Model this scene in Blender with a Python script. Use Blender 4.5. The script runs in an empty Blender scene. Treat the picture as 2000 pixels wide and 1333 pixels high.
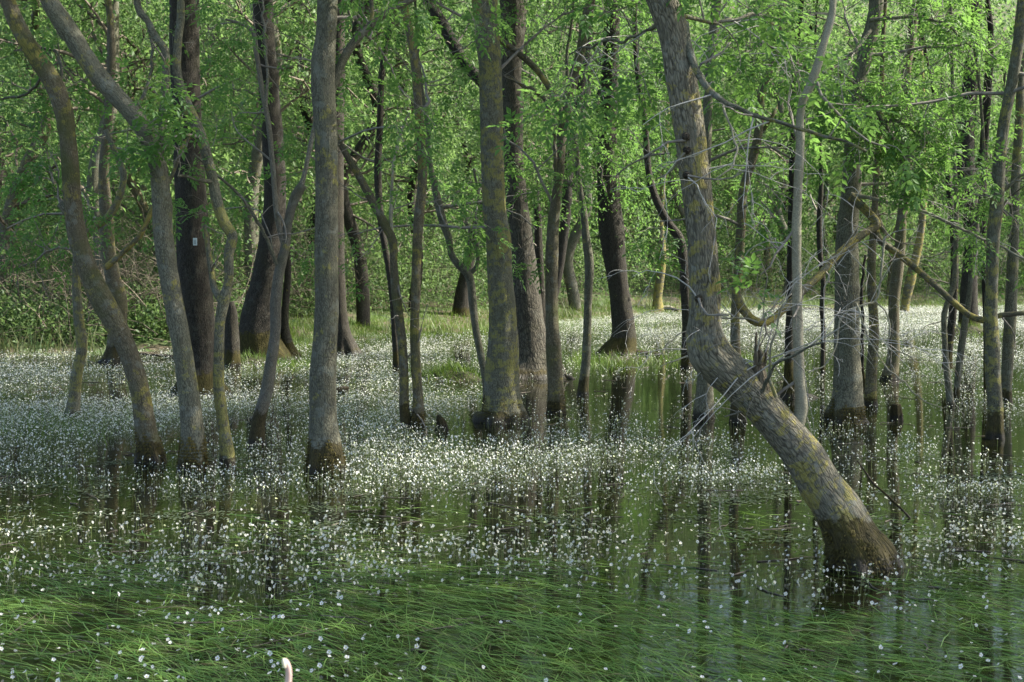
import bpy, math, random
import numpy as np
from mathutils import Vector

# ---------------------------------------------------------------- camera, sky, sun, exposure
S = bpy.context.scene
COL = S.collection
CAM_H = 2.0
LENS = 50.0
FPX = 2000 * LENS / 36.0
PITCH = math.atan2(166.5, FPX)
cd = bpy.data.cameras.new('camera')
cam = bpy.data.objects.new('camera', cd)
COL.objects.link(cam)
cam.location = (0, 0, CAM_H)
cam.rotation_euler = (math.pi / 2 - PITCH, 0, 0)
cd.lens = LENS
cd.sensor_width = 36
cd.clip_start = 0.1
cd.clip_end = 2000
cd.dof.use_dof = True
cd.dof.focus_distance = 14.0
cd.dof.aperture_fstop = 6.3
S.camera = cam

SUN_EL = math.radians(43)
SUN_AZ = math.radians(80)           # clockwise from +Y (the view direction): from the right, a little beyond the trees
sun_dir = Vector((math.sin(SUN_AZ) * math.cos(SUN_EL), math.cos(SUN_AZ) * math.cos(SUN_EL), math.sin(SUN_EL)))
W = bpy.data.worlds.new('World')
S.world = W
W.use_nodes = True
wn = W.node_tree
sky = wn.nodes.new('ShaderNodeTexSky')
sky.sky_type = 'NISHITA'
sky.sun_disc = False
sky.sun_elevation = SUN_EL
sky.sun_rotation = SUN_AZ
sky.air_density = 1.0
sky.dust_density = 2.5
sky.ozone_density = 1.0
wn.links.new(sky.outputs[0], wn.nodes['Background'].inputs[0])
wn.nodes['Background'].inputs[1].default_value = 0.13
sl = bpy.data.lights.new('sun', 'SUN')
sl.energy = 4.6
sl.angle = math.radians(0.53)
sl.color = (1.0, 0.94, 0.82)
so = bpy.data.objects.new('sun', sl)
COL.objects.link(so)
so.location = (30, -10, 40)
so.rotation_euler = (-sun_dir).to_track_quat('-Z', 'Y').to_euler()
S.view_settings.view_transform = 'Standard'
S.view_settings.look = 'None'
S.view_settings.gamma = 1.0
S.view_settings.use_curve_mapping = False
S.view_settings.exposure = 1.58
S.cycles.max_bounces = 8
S.cycles.diffuse_bounces = 3
S.cycles.glossy_bounces = 3
S.cycles.transmission_bounces = 4
S.cycles.sample_clamp_indirect = 4.0

rng = np.random.default_rng(7)
R_ = random.Random(11)

# ---------------------------------------------------------------- helpers: projection
fwd = np.array([0, math.cos(PITCH), -math.sin(PITCH)])
upv = np.array([0, math.sin(PITCH), math.cos(PITCH)])
rgt = np.array([1.0, 0, 0])
CAMP = np.array([0, 0, CAM_H])


def ray(px, py):
    return fwd + rgt * ((px - 1000) / FPX) + upv * ((666.5 - py) / FPX)


def ground(px, py, z=0.0):
    r = ray(px, py)
    return CAMP + r * ((z - CAM_H) / r[2])


def at(px, py, Y):
    r = ray(px, py)
    return CAMP + r * (Y / r[1])


def project(P):
    """photo pixel of world points, used to look up how thickly a spot is planted"""
    q = P - CAMP
    dep = q @ fwd
    return 1000 + FPX * (q @ rgt) / dep, 666.5 - FPX * (q @ upv) / dep


# ---------------------------------------------------------------- helpers: noise
def _h(ix, iy, iz, seed):
    n = (ix * 374761393 + iy * 668265263 + iz * 1274126177 + seed * 974634599) & 0xFFFFFFFF
    n = ((n ^ (n >> 13)) * 1274126177) & 0xFFFFFFFF
    n = ((n ^ (n >> 16)) * 2246822519) & 0xFFFFFFFF
    return ((n ^ (n >> 15)) & 0xFFFF) / 65535.0


def vnoise(p, seed=0):
    p = np.asarray(p, float)
    i = np.floor(p).astype(np.int64)
    f = p - i
    u = f * f * (3 - 2 * f)
    x, y, z = i[..., 0], i[..., 1], i[..., 2]
    ux, uy, uz = u[..., 0], u[..., 1], u[..., 2]
    r = 0
    for dx in (0, 1):
        for dy in (0, 1):
            for dz in (0, 1):
                w = (ux if dx else 1 - ux) * (uy if dy else 1 - uy) * (uz if dz else 1 - uz)
                r = r + w * _h(x + dx, y + dy, z + dz, seed)
    return r * 2 - 1


def fbm(p, oct=3, seed=0):
    p = np.asarray(p, float)
    a, s, t = 1.0, 0.0, 0.0
    for k in range(oct):
        s = s + a * vnoise(p * (2 ** k), seed + k)
        t += a
        a *= 0.5
    return s / t


def norm(v):
    v = np.asarray(v, float)
    return v / np.maximum(np.linalg.norm(v, axis=-1, keepdims=True), 1e-9)


# ---------------------------------------------------------------- helpers: meshes and objects
def mesh_data(name, V, F, mat, attrs=None, smooth=True):
    V = np.asarray(V, np.float32)
    F = np.asarray(F, np.int32)
    k = F.shape[1]
    me = bpy.data.meshes.new(name)
    me.vertices.add(len(V))
    me.vertices.foreach_set('co', V.ravel())
    me.loops.add(F.size)
    me.loops.foreach_set('vertex_index', F.ravel())
    me.polygons.add(len(F))
    me.polygons.foreach_set('loop_start', np.arange(0, F.size, k, dtype=np.int32))
    me.polygons.foreach_set('use_smooth', np.full(len(F), smooth, dtype=bool))
    for an, (ty, data) in (attrs or {}).items():
        a = me.attributes.new(an, ty, 'POINT')
        data = np.asarray(data, np.float32)
        a.data.foreach_set({'FLOAT': 'value', 'FLOAT_VECTOR': 'vector', 'FLOAT_COLOR': 'color'}[ty], data.ravel())
    me.update(calc_edges=True)
    me.materials.append(mat)
    return me


def link(name, data, parent=None, loc=None):
    o = bpy.data.objects.new(name, data)
    COL.objects.link(o)
    if parent is not None:
        o.parent = parent
    if loc is not None:
        o.location = loc
    return o


def obj(name, V, F, mat, parent=None, attrs=None, smooth=True, kind=None, origin=None):
    V = np.asarray(V, float)
    if origin is not None:
        V = V - np.asarray(origin)
    o = link(name, mesh_data(name, V, F, mat, attrs, smooth), parent)
    if origin is not None and parent is None:
        o.location = origin
    if kind:
        o['kind'] = kind
    return o


def tag(o, label=None, cat=None, group=None, kind=None):
    if label:
        o['label'] = label
    if cat:
        o['category'] = cat
    if group:
        o['group'] = group
    if kind:
        o['kind'] = kind
    return o


def thing(name, label, cat, loc, group=None):
    o = bpy.data.objects.new(name, None)
    o.empty_display_size = 0.2
    COL.objects.link(o)
    o.location = loc
    return tag(o, label, cat, group)


# ---------------------------------------------------------------- materials
class NT:
    def __init__(self, name):
        self.m = bpy.data.materials.new(name)
        self.m.use_nodes = True
        self.t = self.m.node_tree
        self.t.nodes.clear()
        self.out = self.n('OutputMaterial')

    def n(self, ty, **kw):
        nd = self.t.nodes.new('ShaderNode' + ty)
        for k, v in kw.items():
            setattr(nd, k, v)
        return nd

    def set(self, sock, v):
        if isinstance(v, bpy.types.NodeSocket):
            self.t.links.new(v, sock)
        elif isinstance(v, (tuple, list)) and len(v) == 3 and sock.type == 'RGBA':
            sock.default_value = (*v, 1)
        else:
            sock.default_value = v

    def math(self, op, a, b=None, c=None, clamp=False):
        nd = self.n('Math', operation=op, use_clamp=clamp)
        for i, v in enumerate((a, b, c)):
            if v is not None:
                self.set(nd.inputs[i], v)
        return nd.outputs[0]

    def mix(self, f, a, b, blend='MIX'):
        nd = self.n('Mix', data_type='RGBA', blend_type=blend)
        self.set(nd.inputs[0], f)
        self.set(nd.inputs[6], a)
        self.set(nd.inputs[7], b)
        return nd.outputs[2]

    def noise(self, vec, scale, detail=3, rough=0.55, dist=0.0):
        nd = self.n('TexNoise')
        if vec is not None:
            self.set(nd.inputs['Vector'], vec)
        self.set(nd.inputs['Scale'], scale)
        self.set(nd.inputs['Detail'], detail)
        self.set(nd.inputs['Roughness'], rough)
        self.set(nd.inputs['Distortion'], dist)
        return nd.outputs['Fac']

    def ramp(self, f, lo, hi):
        nd = self.n('MapRange', interpolation_type='SMOOTHSTEP')
        self.set(nd.inputs[0], f)
        self.set(nd.inputs[1], lo)
        self.set(nd.inputs[2], hi)
        return nd.outputs[0]

    def attr(self, name, out='Fac'):
        nd = self.n('Attribute', attribute_name=name)
        return nd.outputs[out]

    def scale(self, vec, s):
        nd = self.n('VectorMath', operation='MULTIPLY')
        self.set(nd.inputs[0], vec)
        nd.inputs[1].default_value = s
        return nd.outputs[0]

    def bump(self, h, strength, dist, prev=None):
        nd = self.n('Bump')
        self.set(nd.inputs['Height'], h)
        nd.inputs['Strength'].default_value = strength
        nd.inputs['Distance'].default_value = dist
        if prev is not None:
            self.set(nd.inputs['Normal'], prev)
        return nd.outputs[0]

    def principled(self, **kw):
        nd = self.n('BsdfPrincipled')
        for k, v in kw.items():
            self.set(nd.inputs[k.replace('_', ' ')], v)
        return nd

    def done(self, sh):
        self.t.links.new(sh, self.out.inputs['Surface'])
        return self.m


def bark_material(name, ridge, furrow, lichen=0.5, lich_col=(0.225, 0.21, 0.05), scale=1.0, stretch=0.3, moss=0.27,
                  moss_col=(0.055, 0.045, 0.014), green=0.2, deep=1.0, speck=0.25):
    t = NT(name)
    co = t.attr('bark', 'Vector')
    pos = t.n('NewGeometry').outputs['Position']
    sep = t.n('SeparateXYZ')
    t.set(sep.inputs[0], pos)
    z = sep.outputs['Z']
    st = t.scale(co, (1, 1, stretch))
    warp = t.n('VectorMath', operation='ADD')
    wn_ = t.n('TexNoise')
    t.set(wn_.inputs['Vector'], st)
    wn_.inputs['Scale'].default_value = 18 * scale
    wsub = t.n('VectorMath', operation='MULTIPLY_ADD')
    t.set(wsub.inputs[0], wn_.outputs['Color'])
    wsub.inputs[1].default_value = (0.035, 0.035, 0.035)
    t.set(wsub.inputs[2], st)
    v = t.n('TexVoronoi', feature='DISTANCE_TO_EDGE')
    t.set(v.inputs['Vector'], wsub.outputs[0])
    v.inputs['Scale'].default_value = 85 * scale
    crack = t.ramp(t.math('ADD', v.outputs['Distance'], t.math('MULTIPLY', t.math('SUBTRACT', wn_.outputs['Fac'], 0.5), 0.25)), 0.0, 0.26)
    n1 = t.noise(t.scale(co, (1, 1, stretch * 0.55)), 95 * scale, 4, 0.7)
    n2 = t.noise(co, 5, 3, 0.6)
    n3 = t.noise(co, 160, 2, 0.6)
    h = t.math('ADD', t.math('MULTIPLY', crack, 0.24), t.math('ADD', t.math('MULTIPLY', n1, 0.75), t.math('MULTIPLY', t.noise(t.scale(co, (1, 1, stretch * 0.5)), 34 * scale, 3, 0.6, 0.6), 0.34)))
    c = t.mix(t.ramp(h, 0.38, 0.88), furrow, ridge)
    c = t.mix(t.ramp(n2, 0.35, 0.7), c, t.mix(0.5, c, tuple(x * 0.55 for x in ridge)))
    c = t.mix(t.math('MULTIPLY', t.ramp(n3, 0.58, 0.72), speck), c, (0.34, 0.34, 0.31))
    rnd = t.n('ObjectInfo').outputs['Random']
    c = t.mix(1.0, c, t.mix(rnd, (0.78, 0.79, 0.76), (1.12, 1.12, 1.04)), 'MULTIPLY')
    # pale grey crust lichen and a green algal film
    ng = t.noise(co, 9, 3, 0.6)
    c = t.mix(t.math('MULTIPLY', t.ramp(ng, 0.56, 0.66), 0.35 * min(1, lichen * 1.5)), c, (0.21, 0.23, 0.2))
    na = t.noise(co, 2.6, 3, 0.6)
    c = t.mix(t.math('MULTIPLY', t.ramp(na, 0.45, 0.75), green), c, (0.075, 0.085, 0.025))
    # yellow lichen patches
    nl = t.math('ADD', t.math('MULTIPLY', t.noise(co, 11, 2, 0.5), 0.6), t.math('MULTIPLY', t.noise(co, 2.2, 2, 0.5), 0.45))
    nl = t.math('ADD', nl, t.math('MULTIPLY', t.noise(co, 45, 4, 0.75), 0.4))
    r2 = t.math('FRACT', t.math('MULTIPLY', rnd, 7.3))
    nl = t.math('ADD', nl, t.math('MULTIPLY', t.math('SUBTRACT', r2, 0.5), 0.12))
    thr = 0.955 - 0.20 * lichen
    lm = t.ramp(nl, thr, thr + 0.07)
    lm = t.math('MULTIPLY', lm, t.ramp(n1, 0.3, 0.55))
    c = t.mix(t.math('MULTIPLY', lm, 0.66), c, t.mix(t.ramp(n3, 0.3, 0.7), lich_col, tuple(x * 1.45 for x in lich_col)))
    # flood line: brown moss below, soaked black at the water
    nz = t.math('MULTIPLY', t.math('SUBTRACT', t.noise(co, 14, 4, 0.7), 0.5), 0.30)
    oi = t.n('ObjectInfo').outputs['Random']
    zz = t.math('ADD', t.math('ADD', z, nz), t.math('MULTIPLY', t.math('SUBTRACT', oi, 0.35), 0.42 * moss / 0.33))
    mm = t.math('SUBTRACT', 1.0, t.ramp(zz, moss * 0.84, moss * 1.0))
    mcol = t.mix(t.ramp(n1, 0.3, 0.7), tuple(x * 0.35 for x in moss_col), moss_col)
    c = t.mix(t.math('MULTIPLY', mm, 0.9), c, mcol)
    wet = t.math('SUBTRACT', 1.0, t.ramp(t.math('ADD', z, t.math('MULTIPLY', nz, 0.25)), 0.045, 0.11))
    c = t.mix(t.math('MULTIPLY', wet, 0.85), c, (0.012, 0.010, 0.006))
    rough = t.math('SUBTRACT', 0.88, t.math('MULTIPLY', wet, 0.35))
    b = t.bump(h, min(1.0, 0.9 * deep), 0.014 * max(1.0, deep))
    b = t.bump(lm, 0.3, 0.006, b)
    b = t.bump(n3, 0.4, 0.004, b)
    p = t.principled(Base_Color=c, Roughness=rough, Normal=b)
    p.inputs['Specular IOR Level'].default_value = 0.25
    return t.done(p.outputs[0])


def leaf_material(name, c0, c1, trans=0.45, tcol=(0.16, 0.24, 0.03), rough=0.5):
    t = NT(name)
    a = t.attr('tint')
    c = t.mix(a, c0, c1)
    p = t.principled(Base_Color=c, Roughness=rough)
    p.inputs['Specular IOR Level'].default_value = 0.35
    tr = t.n('BsdfTranslucent')
    t.set(tr.inputs['Color'], t.mix(0.6, c, tcol))
    ms = t.n('MixShader')
    ms.inputs[0].default_value = trans
    t.t.links.new(p.outputs[0], ms.inputs[1])
    t.t.links.new(tr.outputs[0], ms.inputs[2])
    return t.done(ms.outputs[0])


def twig_material(name, c0, c1, lich=0.3):
    t = NT(name)
    co = t.n('NewGeometry').outputs['Position']
    n = t.noise(co, 14, 3, 0.6)
    c = t.mix(t.ramp(n, 0.3, 0.7), c0, c1)
    nl = t.noise(co, 5, 4, 0.7)
    c = t.mix(t.math('MULTIPLY', t.ramp(nl, 0.56, 0.64), lich), c, (0.22, 0.2, 0.06))
    p = t.principled(Base_Color=c, Roughness=0.85)
    return t.done(p.outputs[0])


M = {}
M['ash'] = bark_material('bark_grey', (0.180, 0.175, 0.132), (0.042, 0.040, 0.03), lichen=0.55)
M['ash_pale'] = bark_material('bark_light_grey', (0.235, 0.22, 0.185), (0.085, 0.077, 0.063), lichen=0.65, scale=1.2, green=0.3)
M['ash_lichen'] = bark_material('bark_lichen', (0.180, 0.175, 0.132), (0.042, 0.040, 0.03), lichen=0.95, green=0.25)
M['hero'] = bark_material('bark_fissured', (0.265, 0.242, 0.186), (0.032, 0.028, 0.022), lichen=1.35, scale=0.8, stretch=0.22, deep=1.5,
                          moss=0.31, moss_col=(0.06, 0.048, 0.012), lich_col=(0.27, 0.235, 0.05), green=0.15)
M['dark'] = bark_material('bark_dark', (0.055, 0.048, 0.038), (0.009, 0.008, 0.007), lichen=0.15, scale=0.8, stretch=0.22, deep=1.4,
                          moss=0.42, moss_col=(0.06, 0.052, 0.01), green=0.12)
M['furrow'] = bark_material('bark_furrowed', (0.095, 0.085, 0.068), (0.013, 0.012, 0.010), lichen=0.2, scale=0.6, stretch=0.24, deep=1.6,
                            moss=0.25, green=0.15)
M['pale'] = bark_material('bark_pale', (0.33, 0.31, 0.24), (0.15, 0.14, 0.11), lichen=0.55, scale=1.5, stretch=0.9, deep=0.35, green=0.2, speck=0.35)
M['mossy'] = bark_material('bark_mossy', (0.17, 0.15, 0.105), (0.05, 0.043, 0.026), lichen=0.9, green=0.75, lich_col=(0.2, 0.18, 0.04))
M['twig'] = twig_material('twig_bark', (0.13, 0.115, 0.095), (0.24, 0.22, 0.185), 0.35)
M['twig_pale'] = twig_material('pale_twig_bark', (0.30, 0.29, 0.26), (0.42, 0.40, 0.36), 0.25)
M['twig_dark'] = twig_material('dark_twig_bark', (0.045, 0.038, 0.03), (0.12, 0.10, 0.08), 0.15)
M['lichen_limb'] = bark_material('bark_yellow_lichen', (0.15, 0.14, 0.098), (0.07, 0.06, 0.045), lichen=1.25, green=0.5, lich_col=(0.26, 0.22, 0.045), moss=0.05)
M['dead'] = bark_material('bark_dead', (0.2, 0.165, 0.12), (0.04, 0.03, 0.022), lichen=0.3, scale=0.9, stretch=0.15, moss=0.05, deep=1.6)
M['rot'] = bark_material('rotten_wood', (0.07, 0.055, 0.04), (0.012, 0.010, 0.008), lichen=0.1, scale=0.9, stretch=0.15, moss=0.2, deep=1.6)
M['leaf'] = leaf_material('ash_leaf', (0.046, 0.136, 0.031), (0.130, 0.25, 0.066), 0.55, (0.25, 0.45, 0.09))
M['leaf_far'] = leaf_material('wood_leaf', (0.042, 0.110, 0.028), (0.165, 0.265, 0.092), 0.52, (0.27, 0.43, 0.12))  # pale end of the tint puts sunlit flecks into the leaf colour
M['leaf_bush'] = leaf_material('bush_leaf', (0.038, 0.09, 0.026), (0.15, 0.23, 0.085), 0.48, (0.25, 0.38, 0.12))
M['brush'] = twig_material('dry_brush', (0.075, 0.06, 0.042), (0.19, 0.16, 0.12), 0.1)
M['grass'] = leaf_material('grass_blade', (0.06, 0.13, 0.025), (0.17, 0.23, 0.05), 0.35, (0.16, 0.26, 0.03), 0.45)
M['reed'] = leaf_material('reed_blade', (0.05, 0.10, 0.03), (0.2, 0.19, 0.09), 0.3, (0.16, 0.2, 0.05), 0.5)
M['float'] = leaf_material('floating_grass_blade', (0.05, 0.15, 0.027), (0.28, 0.44, 0.12), 0.45, (0.3, 0.54, 0.09), 0.5)
M['moss'] = leaf_material('moss_tuft', (0.035, 0.03, 0.008), (0.12, 0.10, 0.022), 0.2, (0.14, 0.12, 0.02), 0.8)
M['pad'] = leaf_material('floating_leaf', (0.045, 0.07, 0.035), (0.11, 0.13, 0.08), 0.1, (0.1, 0.14, 0.04), 0.35)


def flower_material():
    t = NT('crowfoot_flower')
    c = t.attr('col', 'Color')
    p = t.principled(Base_Color=c, Roughness=0.55)
    tr = t.n('BsdfTranslucent')
    t.set(tr.inputs['Color'], c)
    ms = t.n('MixShader')
    ms.inputs[0].default_value = 0.3
    t.t.links.new(p.outputs[0], ms.inputs[1])
    t.t.links.new(tr.outputs[0], ms.inputs[2])
    return t.done(ms.outputs[0])


M['flower'] = flower_material()


def water_material():
    t = NT('pond_water')
    co = t.n('NewGeometry').outputs['Position']
    n1 = t.noise(t.scale(co, (1.2, 3.2, 1)), 2.2, 3, 0.55, 0.4)
    n2 = t.noise(t.scale(co, (1.0, 2.6, 1)), 12, 2, 0.5)
    mask = t.noise(t.scale(co, (0.25, 0.5, 1)), 1.0, 2, 0.5)
    h = t.math('ADD', n1, t.math('MULTIPLY', n2, t.math('MULTIPLY', t.ramp(mask, 0.35, 0.7), 0.30)))
    b = t.bump(h, 0.07, 0.02)
    silt = t.noise(co, 0.7, 3, 0.6)
    c = t.mix(t.ramp(silt, 0.35, 0.7), (0.005, 0.006, 0.002), (0.012, 0.013, 0.004))
    p = t.principled(Base_Color=c, Roughness=0.035, IOR=1.333, Normal=b)
    return t.done(p.outputs[0])


M['water'] = water_material()


def ground_material():
    t = NT('forest_floor')
    co = t.n('NewGeometry').outputs['Position']
    n = t.noise(co, 0.9, 4, 0.6)
    n2 = t.noise(co, 12, 4, 0.7)
    c = t.mix(t.ramp(n2, 0.3, 0.7), (0.05, 0.04, 0.022), (0.13, 0.105, 0.065))
    c = t.mix(t.ramp(n, 0.4, 0.6), c, (0.06, 0.10, 0.025))
    p = t.principled(Base_Color=c, Roughness=0.95, Normal=t.bump(n2, 0.8, 0.05))
    return t.done(p.outputs[0])


M['ground'] = ground_material()


def mud_material():
    t = NT('mossy_mud')
    co = t.n('NewGeometry').outputs['Position']
    n2 = t.noise(co, 16, 4, 0.7)
    c = t.mix(t.ramp(n2, 0.3, 0.7), (0.018, 0.014, 0.009), (0.06, 0.055, 0.02))
    return t.done(t.principled(Base_Color=c, Roughness=0.9, Normal=t.bump(n2, 1.0, 0.06)).outputs[0])


M['mud'] = mud_material()

# ---------------------------------------------------------------- setting: ground, water
SHX = np.array([-90, -40, -11, -8, -5, -3.4, -0.5, 2, 6, 12, 20, 50, 90.])
SHY = np.array([24, 26, 28.0, 28.8, 31, 35.0, 37.5, 43, 50.5, 53.5, 55, 56, 57.])


def shore(x):
    return np.interp(x, SHX, SHY)


def ground_z(x, y):
    d = y - shore(x) + 0.8 * vnoise(np.stack([x * 0.5, y * 0.5, 0 * x], -1), 3)
    z = np.where(d < 0, np.maximum(d * 0.10, -0.6), 0.11 * np.minimum(d, 4) + 0.045 * np.maximum(d - 4, 0))
    z = z + np.clip((y - 104) * 0.45, 0, 34)
    near = np.clip((4.2 - y) * 0.18, -0.6, 0.5)
    z = np.where(y < 10, np.maximum(z, near), z)
    z = z + 0.05 * fbm(np.stack([x, y, 0 * x], -1) * 0.6, 2, 5)
    return z


gx = np.concatenate([np.linspace(-220, -42, 20), np.linspace(-40, 45, 120), np.linspace(47, 220, 20)])
gy = np.concatenate([np.linspace(-60, 4, 20), np.linspace(5, 90, 120), np.linspace(95, 320, 25)])
GX, GY = np.meshgrid(gx, gy)
GZ = ground_z(GX, GY)
GV = np.stack([GX.ravel(), GY.ravel(), GZ.ravel()], -1)
nx, ny = len(gx), len(gy)
ii = np.arange(nx * ny).reshape(ny, nx)
GF = np.stack([ii[:-1, :-1].ravel(), ii[:-1, 1:].ravel(), ii[1:, 1:].ravel(), ii[1:, :-1].ravel()], -1)
tag(obj('ground', GV, GF, M['ground']), kind='structure')
WV = [(-120, -20, 0), (120, -20, 0), (120, 75, 0), (-120, 75, 0)]
tag(obj('water', WV, [(0, 1, 2, 3)], M['water'], smooth=False), kind='structure')


# ---------------------------------------------------------------- tubes
def resample(P, Rr, step):
    P = np.asarray(P, float)
    Rr = np.asarray(Rr, float)
    d = np.concatenate([[0], np.cumsum(np.linalg.norm(np.diff(P, axis=0), axis=1))])
    n = max(4, int(d[-1] / step) + 1)
    s = np.linspace(0, d[-1], n)
    T = np.gradient(P, d, axis=0)
    TR = np.gradient(Rr, d) * 0.7
    k = np.clip(np.searchsorted(d, s, 'right') - 1, 0, len(d) - 2)
    h = (d[k + 1] - d[k])
    u = (s - d[k]) / h
    h00 = 2 * u ** 3 - 3 * u ** 2 + 1
    h10 = u ** 3 - 2 * u ** 2 + u
    h01 = -2 * u ** 3 + 3 * u ** 2
    h11 = u ** 3 - u ** 2
    Q = h00[:, None] * P[k] + (h10 * h)[:, None] * T[k] + h01[:, None] * P[k + 1] + (h11 * h)[:, None] * T[k + 1]
    QR = h00 * Rr[k] + h10 * h * TR[k] + h01 * Rr[k + 1] + h11 * h * TR[k + 1]
    return Q, np.maximum(QR, 0.002), s


def tube(P, Rr, sides, step, seed=0, lump=0.05, ridge=0.0, lobes=0.0, cap=True, rfreq=26, knots=0):
    """swept trunk or limb with lumps, root lobes and raised bark ridges; returns V, F, bark coordinates"""
    Q, QR, s = resample(P, Rr, step)
    n = len(Q)
    T = norm(np.gradient(Q, axis=0))
    N = np.zeros_like(Q)
    a = np.array([0.0, -1.0, 0.0])
    for i in range(n):
        a = a - T[i] * np.dot(a, T[i])
        a = a / max(np.linalg.norm(a), 1e-6)
        N[i] = a
    B = np.cross(T, N)
    th = np.linspace(0, 2 * np.pi, sides, endpoint=False)
    ct, sn = np.cos(th), np.sin(th)
    rm = max(np.median(QR), 0.01)
    bc = np.stack([np.broadcast_to(ct * rm, (n, sides)), np.broadcast_to(sn * rm, (n, sides)),
                   np.broadcast_to(s[:, None], (n, sides))], -1)
    off = np.array([seed * 3.17 % 50, seed * 1.31 % 50, seed * 7.7 % 50])
    bco = bc + off
    rr = QR[:, None] * (1 + lump * fbm(bco * np.array([5, 5, 2.2]), 3, seed))
    if lobes:
        z = Q[:, 2:3]
        fall = np.exp(-np.clip(z, 0, 9) / 0.22)
        rr = rr * (1 + lobes * fall * (0.6 * np.cos(th * 4 + seed) + 0.5 * np.cos(th * 7 + 2.1 * seed)
                                       + 0.8 * vnoise(bco * np.array([7, 7, 3.]), seed + 9)))
    for kx in range(knots):
        kk = R_.uniform(0.15, 0.9) * s[-1]
        ka = R_.uniform(math.pi * -0.5, math.pi * 0.5)
        da = np.angle(np.exp(1j * (th - ka)))
        g = np.exp(-((s[:, None] - kk) / (rm * 0.55)) ** 2 - (da[None, :] / 0.5) ** 2)
        rr = rr + rm * 0.16 * g
    if ridge:
        w = bco + 0.03 * np.stack([vnoise(bco * 9, seed + 1), vnoise(bco * 9, seed + 2), vnoise(bco * 9, seed + 3)], -1)
        f1 = 1 - 2 * np.abs(vnoise(w * np.array([rfreq, rfreq, rfreq * 0.22]), seed + 20))
        f2 = vnoise(w * np.array([rfreq * 2.3, rfreq * 2.3, rfreq * 0.6]), seed + 21)
        rr = rr + ridge * (0.8 * np.minimum(f1, 0.45) + 0.35 * f2)
    V = Q[:, None, :] + rr[..., None] * (ct[None, :, None] * N[:, None, :] + sn[None, :, None] * B[:, None, :])
    if cap:
        V = np.concatenate([V, np.repeat(Q[-1:, None, :] + T[-1] * rm * 0.08, sides, 1)], 0)
        bco = np.concatenate([bco, bco[-1:]], 0)
        n += 1
    idx = np.arange(n * sides).reshape(n, sides)
    nx_ = np.roll(idx, -1, 1)
    F = np.stack([idx[:-1].ravel(), nx_[:-1].ravel(), nx_[1:].ravel(), idx[1:].ravel()], -1)
    return V.reshape(-1, 3), F, bco.reshape(-1, 3)


def sticks(polys, sides=4):
    """many thin twigs in one mesh: polys = list of (points (k,3), radii (k)) with equal k"""
    P = np.array([p for p, r in polys], float)
    Rr = np.array([r for p, r in polys], float)
    m, k, _ = P.shape
    T = norm(np.gradient(P, axis=1))
    ref = np.where(np.abs(T[..., 2:3]) > 0.9, np.array([1.0, 0, 0]), np.array([0, 0, 1.0]))
    A = norm(np.cross(T, ref))
    B = np.cross(T, A)
    th = np.linspace(0, 2 * np.pi, sides, endpoint=False)
    V = P[:, :, None, :] + Rr[:, :, None, None] * (np.cos(th)[None, None, :, None] * A[:, :, None, :]
                                                  + np.sin(th)[None, None, :, None] * B[:, :, None, :])
    idx = np.arange(m * k * sides).reshape(m, k, sides)
    nx_ = np.roll(idx, -1, 2)
    F = np.stack([idx[:, :-1].ravel(), nx_[:, :-1].ravel(), nx_[:, 1:].ravel(), idx[:, 1:].ravel()], -1)
    return V.reshape(-1, 3), F


# ---------------------------------------------------------------- leaves
def leaf_quads(C, D, N, L, Wd, fold=0.25):
    """one folded, pointed leaf of two triangles per row"""
    C, D, N = np.asarray(C), norm(D), np.asarray(N)
    Sd = norm(np.cross(D, N))
    N = np.cross(Sd, D)
    L = np.asarray(L)[:, None]
    Wd = np.asarray(Wd)[:, None]
    m = C + D * L * 0.45
    V = np.stack([C, m + Sd * Wd * 0.5 + N * Wd * fold, C + D * L, m - Sd * Wd * 0.5 + N * Wd * fold], 1)
    n = len(C)
    b = np.arange(n)[:, None] * 4
    F = np.concatenate([b + np.array([[0, 1, 2]]), b + np.array([[0, 2, 3]])], 1).reshape(-1, 3)
    return V.reshape(-1, 3), F


def rand_dirs(n, g=rng):
    return norm(g.normal(size=(n, 3)))


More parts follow.
